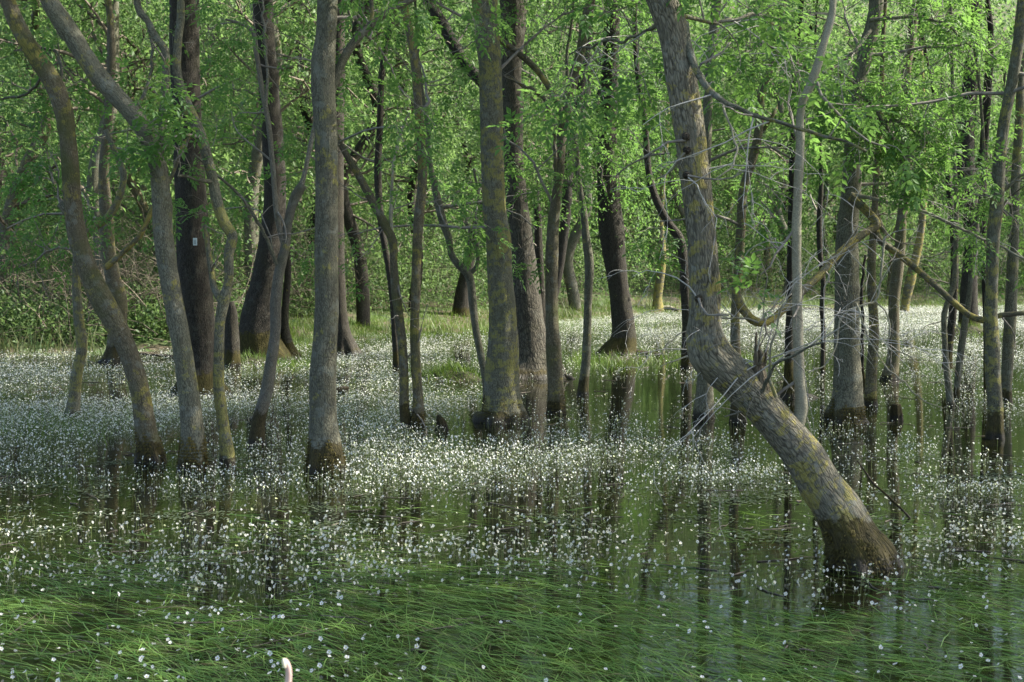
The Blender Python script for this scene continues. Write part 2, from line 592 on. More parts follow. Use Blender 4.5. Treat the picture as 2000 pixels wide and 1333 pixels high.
def pinnate(nodes, dirs, per=4, pairs=3, rach=0.19, ll=0.066, lw=0.029, g=rng):
    """ash sprays: each node carries several compound leaves of paired leaflets and an end leaflet"""
    n = len(nodes)
    if n == 0:
        return None
    A = np.repeat(np.asarray(nodes), per, 0)
    T = np.repeat(np.asarray(dirs), per, 0)
    m = len(A)
    rd = norm(0.7 * T + 0.9 * rand_dirs(m, g) + np.array([0, 0, -0.15]))
    rl = rach * g.uniform(0.6, 1.2, m)
    up = norm(np.array([0, 0, 1.0]) + 0.5 * rand_dirs(m, g))
    sd = norm(np.cross(rd, up))
    nn = np.cross(sd, rd)
    Cs, Ds, Ns, Ls = [], [], [], []
    tint = []
    base_t = np.clip(g.normal(0.45, 0.25, n), 0, 1).repeat(per)
    for k in range(pairs):
        t = 0.35 + 0.55 * k / max(1, pairs - 1)
        c = A + rd * (rl * t)[:, None] + np.array([0, 0, -1.0]) * (rl * t * t * 0.25)[:, None]
        for s in (-1, 1):
            Cs.append(c)
            Ds.append(norm(0.65 * rd + s * 0.9 * sd + np.array([0, 0, -0.25]) + 0.2 * rand_dirs(m, g)))
            Ns.append(nn)
            Ls.append(ll * g.uniform(0.75, 1.15, m))
            tint.append(base_t)
    c = A + rd * rl[:, None] + np.array([0, 0, -1.0]) * (rl * 0.25)[:, None]
    Cs.append(c)
    Ds.append(norm(rd + np.array([0, 0, -0.4])))
    Ns.append(nn)
    Ls.append(ll * 1.15 * g.uniform(0.8, 1.2, m))
    tint.append(base_t)
    C, D, N, L = np.concatenate(Cs), np.concatenate(Ds), np.concatenate(Ns), np.concatenate(Ls)
    V, F = leaf_quads(C, D, N, L, L * lw / ll)
    tt = np.repeat(np.clip(np.concatenate(tint) + g.normal(0, 0.12, len(C)), 0, 1), 4)
    return V, F, tt


def clump_leaves(centres, per, sig, ll, lw, g=rng, tint_mu=0.45, tint_sd=0.22):
    n = len(centres)
    C = np.repeat(centres, per, 0) + g.normal(size=(n * per, 3)) * np.repeat(np.broadcast_to(sig, (n,)), per)[:, None] * np.array([1, 1, 0.7])
    m = len(C)
    D = norm(rand_dirs(m, g) + np.array([0, 0, -0.35]))
    N = norm(np.array([0, 0, 1.0]) + 0.8 * rand_dirs(m, g))
    L = ll * g.uniform(0.6, 1.25, m)
    V, F = leaf_quads(C, D, N, L, L * lw / ll)
    tt = np.clip(np.repeat(g.normal(tint_mu, tint_sd, n), per) + g.normal(0, 0.12, m), 0, 1)
    return V, F, np.repeat(tt, 4)


# ---------------------------------------------------------------- random twigs
def grow(g, p, d, L, r, depth, out, nodes, droop=0.0, kids=4, wig=0.28, k=6, spread=0.85):
    pts, rad = [np.array(p)], [r]
    dd = np.array(d, float)
    st = L / (k - 1)
    for i in range(1, k):
        dd = dd + g.normal(size=3) * wig + np.array([0, 0, droop * i / k])
        dd = dd / np.linalg.norm(dd)
        pts.append(pts[-1] + dd * st)
        rad.append(r * (1 - 0.65 * i / (k - 1)))
    pts = np.array(pts)
    out.append((pts, np.array(rad)))
    if depth == 0:
        nodes.append((pts[-1], dd))
        nodes.append((pts[3], norm(pts[4] - pts[3] + 0.4 * g.normal(size=3) * st)))
        return
    for j in range(kids):
        t = g.uniform(0.3, 1.0) * (k - 1)
        i = min(int(t), k - 2)
        q = pts[i] + (pts[i + 1] - pts[i]) * (t - i)
        ax = norm(pts[i + 1] - pts[i])
        s = g.normal(size=3)
        s = norm(s - ax * np.dot(s, ax))
        nd = norm(ax * (1 - spread * 0.45) + s * spread)
        grow(g, q, nd, L * g.uniform(0.35, 0.6), max(rad[i] * 0.55, 0.0025), depth - 1, out, nodes, droop, kids, wig, k, spread)


# ---------------------------------------------------------------- crowns high above the frame, shared by many trees
def crown_meshes(seed):
    g = np.random.default_rng(seed)
    n = 230
    c = rand_dirs(n, g) * (g.uniform(0.25, 1, n) ** 0.5)[:, None] * np.array([2.9, 2.9, 2.3])
    V, F, tt = clump_leaves(c, 24, 0.33, 0.15, 0.065, g)
    fol = mesh_data('crown', V, F, M['leaf_far'], {'tint': ('FLOAT', tt)})
    out, nod = [], []
    for i in range(9):
        a = i * 2.4
        d = norm([math.cos(a), math.sin(a), g.uniform(0.3, 1.2)])
        grow(g, np.array([0, 0, -2.4 + 0.3 * i]), d, g.uniform(1.8, 3.0), 0.05, 2, out, nod, 0.05, 3)
    V, F = sticks(out, 4)
    lim = mesh_data('limbs', V, F, M['twig_dark'])
    return fol, lim


CROWNS = [crown_meshes(s) for s in (101, 102, 103)]


def add_crown(root, loc, sc, rot):
    fol, lim = CROWNS[R_.randrange(3)]
    for nm, me in (('crown', fol), ('limbs', lim)):
        o = link(nm, me, root, loc)
        o.scale = (sc, sc, sc)
        o.rotation_euler = (0, 0, rot)
        o['kind'] = 'stuff'


# ---------------------------------------------------------------- traced trees
def px_path(pts, Y, dY=0.0):
    n = len(pts)
    P, Rr = [], []
    for i, (x, y, w) in enumerate(pts):
        yy = Y + dY * i / max(1, n - 1)
        q = at(x, y, yy)
        P.append(q)
        Rr.append(w * 0.5 / FPX * yy / ray(x, y)[1] * 1.0)
    return np.array(P), np.array(Rr)


tree_no = [0]
TREES = {}


def make_tree(key, name, label, bark, pts, top=9.0, branches=(), fol=8, lo=2.2, hi=6.5, blen=1.5, lobes=0.16, detail=1,
              dY=0.0, crown=1.0, fur=0, stems=(), cat='tree', twigmat='twig', ivy=None, bare_twigs=0, per=3, knots=4, kids=4, base_y=None, group=None, depth=2):
    tree_no[0] += 1
    sd = tree_no[0]
    g = np.random.default_rng(500 + sd)
    bx, by, bw = pts[0]
    gp = ground(bx, base_y or by)
    Y = gp[1] + bw * 0.25 / FPX * gp[1]
    if gp[1] > shore(gp[0]) - 0.5:
        Y = gp[1]
    P, Rr = px_path(pts, Y, dY)
    base = P[0].copy()
    org = np.array([base[0], base[1], min(base[2], 0.0) if base[2] < 0.4 else base[2]])
    low = base - (P[1] - P[0]) * 0.0 + np.array([0, 0, -0.35])
    P = np.concatenate([[low], P])
    Rr = np.concatenate([[Rr[0] * 1.05], Rr])
    root = thing(name, label, cat, tuple(org), group)
    if top and P[-1][2] < top:
        d = norm(P[-1] - P[-2])
        q, r = P[-1].copy(), Rr[-1]
        nst = 5
        st = (top - q[2]) / nst
        for i in range(nst):
            d = norm(d + np.array([0, 0, 0.5]) + g.normal(size=3) * 0.12)
            q = q + d * st / max(d[2], 0.4)
            P = np.concatenate([P, [q]])
            r = r * 0.83
            Rr = np.concatenate([Rr, [r]])
    rmax = np.median(Rr)
    sides, step, ridge = {3: (110, 0.019, 0.008), 2: (56, 0.034, 0.005), 1: (32, 0.06, 0.004), 0: (14, 0.12, 0.0)}[detail]
    if rmax < 0.06 and detail < 3:
        sides, step, ridge = max(12, sides // 2), step * 1.2, ridge * 0.4
    if bark in ('dark', 'furrow'):
        ridge *= 1.9
    V, F, bc = tube(P, Rr, sides, step, sd, 0.07, ridge, lobes, True, 26 if bark not in ('furrow', 'hero') else 19, knots)
    tr = obj('trunk', V, F, M[bark], root, {'bark': ('FLOAT_VECTOR', bc)}, origin=org)
    allp = [(P, Rr)]
    for st_ in stems:
        bp, br = px_path(st_['pts'], Y + st_.get('y0', 0.0), st_.get('dY', 0.0))
        if br.max() < 0.03 and len(bp) > 2:
            bp, br, _ = resample(bp, br, 0.07)
            amp = np.linspace(0, 1, len(bp))[:, None] ** 0.5 * 0.010
            bp = bp + g.normal(size=bp.shape) * amp
        tp = st_.get('top', 0)
        if tp and bp[-1][2] < tp:
            d = norm(bp[-1] - bp[-2] + np.array([0, 0, 0.1]))
            for i in range(4):
                d = norm(d + np.array([0, 0, 0.4]) + g.normal(size=3) * 0.1)
                bp = np.concatenate([bp, [bp[-1] + d * (tp - bp[-1][2]) / (4 - i) / max(d[2], 0.5)]])
                br = np.concatenate([br, [br[-1] * 0.8]])
        s2 = max(12, sides // 2)
        V, F, bc = tube(bp, br, s2, step * 1.3, sd * 7 + len(allp), 0.07, ridge * 0.5, st_.get('lobes', 0), True, 26, 2)
        o = obj(st_.get('name', 'branch'), V, F, M[st_.get('bark', bark)], root, {'bark': ('FLOAT_VECTOR', bc)}, origin=org)
        if st_.get('label'):
            o['label'] = st_['label']
        allp.append((bp, br))
    # side branches and ash leaf sprays
    out, nod = [], []
    for bi in range(int(fol * 0.5 + 0.5)):
        bp, br = allp[0] if g.random() < 0.6 or len(allp) == 1 else allp[g.integers(1, len(allp))]
        Q, QR, _ = resample(bp, br, 0.1)
        ok = np.where((Q[:, 2] > lo) & (Q[:, 2] < hi))[0]
        if len(ok) == 0:
            continue
        i = g.choice(ok)
        ang = g.uniform(0, 2 * np.pi)
        d = norm([math.cos(ang), math.sin(ang) * 0.8, g.uniform(0.0, 0.9)])
        grow(g, Q[i] + d * QR[i] * 0.7, d, blen * g.uniform(0.6, 1.3), min(0.022, QR[i] * 0.45), depth, out, nod, -0.12, kids)
    for st_, (bp, br) in zip(stems, allp[1:]):
        if st_.get('leafy'):
            Q, QR, _ = resample(bp, br, 0.08)
            for _k in range(st_['leafy']):
                i = g.integers(len(Q) // 4, len(Q))
                grow(g, Q[i], norm(g.normal(size=3) * np.array([1, 0.7, 0.8]) + np.array([0, 0, -0.1])), g.uniform(0.35, 0.75), min(0.008, QR[i] * 0.6), 1, out, nod, -0.15, 5)
    bare = []
    for bp, br in allp[1:]:
        Q, QR, _ = resample(bp, br, 0.12)
        for i in range(3, len(Q), 4):
            d = norm(g.normal(size=3) + np.array([0, 0, 0.3]))
            grow(g, Q[i], d, blen * 0.5 * g.uniform(0.4, 1.2), min(0.012, QR[i] * 0.5), 1, out, nod if g.random() < 0.22 else bare, 0.0, 3)
    if out:
        V, F = sticks(out, 5 if detail >= 2 else 4)
        obj('twigs', V, F, M[twigmat], root, origin=org, kind='stuff')
    if nod and per:
        pos = np.array([q for q, d in nod])
        dr = np.array([d for q, d in nod])
        keep = (pos[:, 2] > 1.7) & (g.random(len(pos)) < 0.85)
        if keep.sum():
            V, F, tt = pinnate(pos[keep], dr[keep], per, 3, g=g)
            obj('foliage', V, F, M['leaf'], root, {'tint': ('FLOAT', tt)}, origin=org, kind='stuff')
    if bare_twigs:
        bt, skip = [], []
        for k_ in range(bare_twigs):
            bp, br = allp[g.integers(1, len(allp))]
            Q, QR, _ = resample(bp, br, 0.06)
            i = g.integers(len(Q) // 5, len(Q))
            if Q[i][2] < 0.8 or Q[i][2] > 5.5:
                continue
            d = norm(g.normal(size=3) * np.array([1, 0.6, 0.6]) + np.array([0.2, -0.2, 0.25]))
            grow(g, Q[i], d, g.uniform(0.4, 1.1), min(0.0055, QR[i] * 0.6), 2, bt, skip, -0.32, 2, 0.16, 6, 0.7)
        V, F = sticks(bt, 4)
        obj('twigs', V, F, M['twig_pale'], root, origin=org, kind='stuff')
    if ivy:
        z0, z1, cnt, spread = ivy
        Q, QR, _ = resample(P, Rr, 0.1)
        ok = np.where((Q[:, 2] > z0) & (Q[:, 2] < z1))[0]
        i = g.choice(ok, cnt)
        cc = Q[i] + norm(g.normal(size=(cnt, 3)) * np.array([1, 1, 0.4])) * (QR[i] + spread * g.random(cnt) ** 1.5)[:, None]
        V, F, tt = clump_leaves(cc, 26, 0.17, 0.085, 0.045, g, 0.35)
        obj('leafy_shoots', V, F, M['leaf'], root, {'tint': ('FLOAT', tt)}, origin=org, kind='stuff')
    if fur:
        m = fur
        Q, QR, _ = resample(P, Rr, 0.03)
        ok = np.where((Q[:, 2] > -0.02) & (Q[:, 2] < 0.36))[0]
        i = g.choice(ok, m)
        th = g.uniform(0, 2 * np.pi, m)
        od = np.stack([np.cos(th), np.sin(th), 0 * th], -1)
        C = Q[i] + od * (QR[i] * g.uniform(0.93, 1.03, m))[:, None]
        keep = C[:, 2] < 0.24 + 0.12 * vnoise(np.stack([np.cos(th) * 3, np.sin(th) * 3, 0 * th], -1), sd)
        C, od = C[keep], od[keep]
        m = len(C)
        D = norm(od * 0.6 + np.array([0, 0, -0.7]) + 0.5 * rand_dirs(m, g))
        V, F = leaf_quads(C, D, od + 0.3 * rand_dirs(m, g), g.uniform(0.015, 0.045, m), g.uniform(0.006, 0.014, m))
        tv = np.clip(0.15 + C[:, 2] * 2.2 + g.normal(0, 0.2, m), 0, 1)
        obj('moss', V, F, M['moss'], root, {'tint': ('FLOAT', np.repeat(tv, 4))}, origin=org, kind='stuff')
    if crown and top:
        for c in range(2 if crown > 0.9 and Y < 19 else 1):
            off = np.array([g.uniform(-1.6, 1.6), g.uniform(-1.6, 1.6), g.uniform(-0.5, 2.2)])
            add_crown(root, tuple(P[-1] - org + off + np.array([0, 0, 0.8])), crown * g.uniform(0.85, 1.1), g.uniform(0, 6))
    TREES[key] = dict(root=root, Y=Y, org=org)
    return root


# the leaning tree at the front right with its elbow, upright shoot and broken snag
make_tree('hero', 'ash_tree', 'leaning fissured tree at front right, bent upright at an elbow', 'hero',
          [(1684, 1112, 142), (1681, 1088, 126), (1668, 1058, 105), (1643, 1004, 93), (1604, 948, 83), (1575, 898, 80), (1548, 863, 77),
           (1497, 804, 74), (1446, 750, 75), (1408, 715, 80), (1388, 692, 82), (1379, 668, 76), (1376, 640, 66), (1376, 612, 61), (1377, 571, 61), (1372, 500, 58),
           (1367, 430, 57), (1360, 370, 57), (1353, 317, 57), (1342, 229, 58), (1328, 141, 57), (1316, 70, 54), (1303, 25, 58),
           (1285, -20, 55), (1265, -80, 50)], top=8, detail=3, fur=7000, knots=3, fol=2, lo=4.2, hi=5.5, blen=1.2, bare_twigs=40, lobes=0.17, crown=0.8,
          stems=[dict(name='upright_stem', bark='pale', label='pale upright stem rising from the leaning trunk', top=7.0,
                      pts=[(1548, 850, 30), (1563, 812, 25), (1561, 747, 22), (1559, 677, 20), (1557, 589, 18.5), (1556, 500, 17.5), (1556, 441, 18),
                           (1559, 353, 17), (1563, 282, 17), (1563, 229, 15), (1568, 197, 15), (1582, 169, 17), (1596, 130, 16),
                           (1610, 81, 14), (1624, 35, 13), (1627, -10, 12)]),
                 dict(name='snag', bark='dead', label='splintered broken snag', y0=-0.05, pts=[(1492, 765, 26), (1486, 735, 24), (1481, 708, 20), (1480, 690, 14), (1481, 682, 9)]),
                 dict(name='knot', bark='rot', y0=-0.05, dY=-0.052, pts=[(1341, 268, 14), (1341, 268, 17), (1341, 269, 14)]),
                 dict(name='knot', bark='rot', y0=-0.05, dY=-0.053, pts=[(1343, 291, 13), (1343, 291, 15), (1343, 292, 12)]),
                 dict(name='knot', bark='rot', y0=-0.05, dY=-0.055, pts=[(1341, 340, 10), (1341, 340, 12), (1341, 341, 9)]),
                 dict(name='knot', bark='rot', y0=-0.055, dY=-0.055, pts=[(1366, 583, 13), (1366, 583, 16), (1366, 584, 12)]),
                 dict(name='splinter', bark='dead', y0=-0.08, pts=[(1478, 712, 10), (1475, 690, 8), (1474, 670, 5), (1475, 653, 2)]),
                 dict(name='splinter', bark='dead', y0=-0.09, pts=[(1485, 712, 9), (1486, 695, 8), (1484, 680, 6), (1482, 667, 2)]),
                 dict(name='splinter', bark='dead', y0=-0.06, pts=[(1489, 718, 9), (1493, 700, 7), (1494, 690, 5), (1497, 678, 2)]),
                 dict(pts=[(1338, 45, 14), (1342, 90, 15), (1360, 135, 13), (1385, 172, 12), (1412, 195, 11), (1460, 220, 8.5), (1520, 240, 7.5),
                           (1570, 255, 6.5), (1640, 275, 5.5), (1690, 293, 4)], dY=-0.5, bark='ash_lichen'),
                 dict(pts=[(1310, 10, 8), (1280, 50, 6), (1230, 75, 5), (1170, 85, 4), (1110, 105, 3)], dY=0.8, bark='ash', leafy=7),
                 dict(pts=[(1330, 30, 8), (1400, 45, 7), (1470, 30, 6), (1530, 60, 4)], dY=0.8, bark='ash', leafy=8),
                 dict(pts=[(1412, 200, 5.0), (1422, 240, 3.6), (1434, 290, 3.6), (1433, 320, 3.2), (1395, 346, 2.9)], dY=-0.4, bark='pale'),
                 dict(pts=[(1515, 775, 7.2), (1500, 720, 4.3), (1512, 650, 3.6), (1530, 590, 2.9)], bark='pale', y0=-0.1, dY=-0.3),
                 dict(pts=[(1490, 765, 8), (1510, 715, 5), (1560, 690, 4), (1605, 672, 3)], bark='ash', y0=-0.1, dY=-0.4)])

make_tree('t7', 'ash_tree', 'straight thick grey tree with yellow lichen patches, front row left of middle', 'ash_lichen',
          [(636, 926, 80), (636, 905, 73), (634, 860, 61), (631, 800, 53), (631, 730, 52), (635, 677, 48), (638, 606, 46), (638, 483, 45),
           (638, 353, 44), (636, 247, 45), (631, 176, 46), (631, 123, 47), (637, 70, 40), (640, 0, 40), (642, -80, 38)], detail=2, fur=4000, fol=7, blen=1.4,
          stems=[dict(pts=[(638, 200, 22), (655, 155, 18), (671, 116, 17), (699, 74, 16), (728, 46, 15), (763, 21, 12), (805, 0, 10), (840, -20, 8)], bark='ash', dY=0.5),
                 dict(pts=[(724, 50, 9), (727, 20, 8), (728, -30, 7)], bark='ash', y0=0.25)])

make_tree('t2', 'ash_tree', 'curved grey front-left tree whose upper trunk bends over to the left', 'ash_lichen',
          [(376, 922, 57), (376, 905, 53), (376, 853, 46), (370, 783, 42), (360, 709, 38), (349, 641, 37), (331, 546, 37), (319, 450, 38), (314, 370, 36),
           (307, 317, 36), (289, 268, 35), (261, 226, 34), (226, 187, 36), (197, 155, 36), (169, 116, 36), (141, 70, 37), (120, 40, 38), (96, 0, 33), (80, -60, 30)],
          detail=2, fur=2600, fol=0, blen=0.6,
          stems=[dict(pts=[(308, 310, 17), (316, 270, 16), (319, 212, 15), (324, 141, 15), (322, 99, 15), (300, 67, 15), (289, 42, 12), (272, 21, 14), (266, -10, 13)], bark='ash', top=6, dY=0.2),
                 dict(pts=[(262, 222, 9), (280, 190, 7), (296, 130, 6), (293, 60, 5)], bark='ash', dY=0.5)])

make_tree('t1', 'ash_tree', 'leftmost big leaning tree, mossy trunk sweeping up to the top left corner', 'mossy',
          [(296, 904, 58), (294, 888, 52), (289, 860, 43), (282, 818, 40), (272, 758, 38), (254, 698, 38), (226, 635, 41), (197, 582, 43), (173, 529, 38), (152, 465, 36),
           (143, 405, 34), (139, 353, 34), (132, 268, 32), (123, 212, 36), (106, 166, 36), (67, 106, 34), (35, 50, 30), (15, 0, 27), (0, -50, 25)], detail=2, fur=2000, fol=3, blen=1.0, lo=1.6, hi=3.5,
          stems=[dict(pts=[(140, 425, 20), (128, 410, 17), (117, 398, 13)], bark='ash', name='stub'),
                 dict(pts=[(112, 175, 7), (122, 140, 6), (110, 105, 5), (85, 90, 4)], bark='ash', dY=0.3, leafy=2),
                 dict(pts=[(86, 140, 7), (60, 180, 5), (30, 190, 5), (-20, 200, 4)], bark='ash', dY=0.6, leafy=4)])

make_tree('t3', 'ash_tree', 'thin crooked forked tree standing just right of the curved front trunk', 'ash_lichen',
          [(444, 914, 34), (444, 895, 30), (437, 835, 22), (428, 765, 22), (428, 677, 20), (430, 627, 20), (437, 589, 22), (446, 553, 18), (448, 490, 20), (454, 462, 21),
           (439, 437, 22), (430, 415, 21), (423, 391, 22), (416, 353, 20), (405, 310, 20), (391, 261, 20), (374, 226, 22), (356, 183, 20), (347, 148, 18), (347, 88, 16),
           (353, 35, 15), (353, -10, 14)], detail=2, fol=3, blen=0.9, lobes=0.06, crown=0.7,
          stems=[dict(pts=[(436, 592, 15), (420, 568, 14), (413, 529, 12), (406, 483, 10), (400, 440, 7)], dY=0.3),
                 dict(pts=[(420, 352, 10), (395, 355, 7), (370, 348, 6), (345, 342, 5)], dY=-0.3, bark='ash')])

make_tree('t6', 'ash_tree', 'slender pale tree leaning right, cut-off fork top, between the front trunks', 'ash_pale',
          [(501, 872, 38), (502, 850, 31), (505, 825, 26), (520, 768, 24), (529, 712, 22), (538, 648, 20), (539, 589, 22), (545, 536, 20), (557, 483, 18), (562, 440, 17),
           (570, 405, 18), (579, 380, 20), (592, 361, 18)], top=0, detail=2, fol=6, lo=1.8, hi=4, lobes=0.05, crown=0,
          stems=[dict(pts=[(586, 372, 12), (596, 335, 9), (603, 300, 9), (611, 262, 9), (625, 200, 7)], top=5.5),
                 dict(pts=[(546, 530, 8), (530, 490, 7), (512, 450, 7), (494, 416, 6.5), (455, 370, 6), (420, 338, 5), (380, 300, 4)], dY=-0.5, bark='ash'),
                 dict(pts=[(555, 480, 12), (545, 441, 11), (532, 317, 10), (525, 247, 10), (511, 169, 10), (501, 106, 9), (492, 60, 8), (469, 46, 6), (440, 38, 4)], dY=-0.2),
                 dict(pts=[(520, 210, 7), (521, 120, 6), (516, 60, 5), (512, -10, 4)], top=6, y0=-0.1)])

make_tree('t12', 'ash_tree', 'tall thick grey trunk with flared foot, in open water at the middle', 'ash_lichen',
          [(980, 826, 106), (983, 812, 88), (983, 795, 74), (980, 747, 66), (983, 677, 60), (981, 606, 54), (976, 536, 50), (973, 465, 50), (967, 423, 47), (962, 317, 44),
           (960, 212, 44), (957, 123, 44), (950, 53, 49), (946, 0, 50), (944, -60, 46)], detail=2, fur=3000, fol=6, lobes=0.16)

make_tree('t23', 'ash_tree', 'dark thick straight tree with wide mossy foot, behind the leaning trunk on the right', 'ash',
          [(1649, 828, 86), (1650, 812, 76), (1653, 796, 67), (1656, 747, 56), (1654, 677, 50), (1654, 589, 48), (1654, 518, 46), (1655, 448, 41), (1663, 370, 36), (1665, 300, 32),
           (1668, 247, 30), (1674, 176, 29), (1695, 88, 28), (1709, 28, 29), (1713, -30, 26)], detail=2, fur=4000, fol=9, blen=1.6, lobes=0.14, crown=0.9, bare_twigs=55,
          stems=[dict(name='lichen_limb', bark='lichen_limb', label='long drooping limb covered in yellow lichen', y0=-0.3, dY=-1.0,
                      pts=[(1662, 385, 20), (1690, 410, 17), (1712, 440, 17), (1698, 450, 15), (1670, 469, 15), (1635, 500, 15), (1600, 539, 15), (1561, 575, 15), (1529, 606, 15),
                           (1497, 630, 15), (1473, 627, 17), (1455, 610, 18), (1440, 585, 18), (1437, 546, 16)]),
                 dict(name='lichen_limb', bark='lichen_limb', y0=-0.4, dY=-0.6,
                      pts=[(1705, 435, 15), (1718, 468, 14), (1755, 497, 13), (1794, 529, 12), (1829, 560, 12), (1864, 592, 12), (1899, 619, 12), (1921, 626, 13), (1952, 617, 10), (2000, 612, 9)]),
                 dict(pts=[(1662, 380, 8.6), (1716, 391, 7.2), (1765, 405, 6.5), (1829, 424, 5.8), (1864, 441, 5.0), (1899, 458, 5.0), (1950, 480, 4.3), (2000, 505, 3.6)], y0=-0.3, dY=-0.8, bark='pale'),
                 dict(pts=[(1769, 405, 6), (1772, 350, 7), (1755, 300, 7), (1730, 250, 7), (1690, 190, 6), (1640, 140, 5)], y0=-0.8, dY=-0.5, bark='ash', leafy=14),
                 dict(pts=[(1700, 60, 8), (1660, 110, 7), (1610, 140, 6), (1550, 120, 5), (1500, 90, 4)], y0=-0.6, dY=-0.8, bark='ash', leafy=14),
                 dict(pts=[(1672, 200, 8), (1700, 230, 7), (1760, 240, 6), (1810, 280, 4)], y0=-0.4, dY=-0.8, bark='ash', leafy=14),
                 dict(pts=[(1700, 40, 8), (1770, 34, 6), (1840, 45, 5), (1900, 90, 4)], y0=-0.3, dY=-0.6, bark='ash', leafy=8),
                 dict(pts=[(1728, 462, 5.0), (1722, 520, 4.7), (1708, 588, 4.3), (1680, 598, 3.6), (1650, 612, 3.6), (1637, 640, 3.2), (1630, 680, 2.9), (1610, 712, 2.5), (1580, 728, 2.2)], y0=-0.6, dY=-0.5, bark='pale'),
                 dict(pts=[(1672, 592, 3.6), (1684, 627, 3.6), (1702, 673, 2.9), (1734, 719, 2.9), (1776, 758, 2.5), (1811, 788, 2.2), (1840, 795, 1.8)], y0=-0.9, dY=-0.3, bark='pale'),
                 dict(pts=[(1710, 590, 3.2), (1730, 610, 2.9), (1738, 640, 2.9), (1738, 685, 2.5), (1762, 690, 2.2), (1800, 712, 1.8)], y0=-0.9, dY=-0.3, bark='pale'),
                 dict(pts=[(1480, 630, 5.0), (1450, 622, 3.6), (1409, 624, 3.2), (1363, 642, 2.9), (1320, 655, 2.2), (1290, 690, 1.8)], y0=-1.2, dY=-0.4, bark='pale'),
                 dict(pts=[(1409, 624, 2.9), (1385, 665, 2.5), (1365, 692, 2.5), (1335, 700, 2.2), (1290, 712, 1.8)], y0=-1.3, dY=-0.3, bark='pale')])

make_tree('t8', 'ash_tree', 'two thin stems rising from one foot in the flowers, left of the middle', 'mossy',
          [(814, 840, 36), (817, 815, 27), (817, 783, 21), (812, 712, 19), (810, 641, 18), (812, 571, 18), (814, 500, 18), (818, 430, 20), (825, 353, 18), (823, 282, 17),
           (817, 212, 17), (810, 123, 16), (798, 53, 15), (790, 18, 15), (784, -20, 14)], detail=2, fol=6, lobes=0.12, crown=0.7, fur=900,
          stems=[dict(name='trunk', lobes=0.1, pts=[(794, 852, 26), (794, 838, 23), (790, 800, 20), (789, 747, 18), (786, 677, 18), (780, 624, 18), (773, 571, 18), (769, 518, 15), (765, 465, 18),
                                        (752, 440, 18), (728, 395, 16), (696, 335, 14), (671, 293, 12), (655, 262, 10)]),
                 dict(pts=[(765, 465, 8.6), (764, 405, 6.5), (767, 340, 5.8), (772, 295, 5.8), (784, 254, 5.0), (800, 220, 3.6)], bark='pale')])

make_tree('t11', 'ash_tree', 'thin grey tree left of the thick middle trunk, forking at a knot', 'ash',
          [(950, 800, 20), (951, 775, 17), (950, 747, 16), (939, 694, 14), (929, 641, 14), (923, 589, 16), (919, 550, 16), (913, 533, 18), (898, 520, 15), (883, 500, 13), (876, 465, 14), (867, 440, 15),
           (858, 405, 16), (847, 353, 12), (836, 300, 11), (837, 254, 10), (830, 212, 9), (823, 169, 8), (815, 90, 7)], detail=1, fol=5, lobes=0.05, crown=0.6, top=6,
          stems=[dict(pts=[(917, 535, 11), (929, 525, 9), (932, 483, 7), (930, 448, 7), (935, 390, 5), (925, 330, 4)]),
                 dict(pts=[(910, 533, 6), (914, 500, 5), (916, 460, 4.5), (912, 420, 4)])])

make_tree('t14', 'ash_tree', 'slim mossy tree just right of the thick dark trunk, long lichened limb to the left', 'mossy',
          [(1087, 810, 36), (1087, 785, 33), (1085, 747, 30), (1082, 694, 30), (1078, 624, 25), (1077, 571, 24), (1078, 500, 25), (1081, 435, 22), (1091, 353, 19), (1098, 264, 18),
           (1105, 212, 20), (1122, 148, 20), (1133, 106, 18), (1144, 46, 20), (1154, 0, 18), (1162, -50, 16)], detail=2, fol=8, fur=800,
          stems=[dict(bark='lichen_limb', pts=[(1098, 230, 16), (1090, 205, 12), (1070, 169, 11), (1052, 141, 12), (1027, 116, 13), (996, 92, 12), (974, 76, 12), (950, 60, 9)], dY=-0.6),
                 dict(pts=[(1088, 380, 9), (1084, 300, 8), (1075, 230, 8), (1060, 190, 7), (1020, 165, 6), (985, 150, 4)], dY=-0.3)])

make_tree('t15', 'ash_tree', 'thin bowed stem standing alone in open water right of the middle', 'ash',
          [(1138, 776, 24), (1139, 760, 21), (1144, 712, 18), (1147, 641, 16), (1149, 571, 16), (1151, 518, 18), (1144, 460, 16), (1140, 415, 14), (1133, 370, 10), (1126, 300, 9), (1115, 229, 8), (1108, 150, 7)],
          detail=1, fol=5, lobes=0.05, crown=0.5, top=6, stems=[dict(pts=[(1140, 400, 10), (1128, 372, 9), (1101, 353, 9), (1080, 350, 6)])])

make_tree('t4', 'forest_tree', 'very dark thick tree with a small pale tag, behind the curved front trunk', 'dark',
          [(391, 778, 128), (391, 765, 104), (391, 747, 84), (393, 710, 68), (390, 660, 64), (386, 606, 64), (378, 500, 65), (374, 405, 62), (368, 310, 57), (365, 230, 56), (361, 100, 56), (359, 0, 56), (358, -80, 50)],
          detail=2, fol=5, lobes=0.22, top=11, lo=3, hi=8)

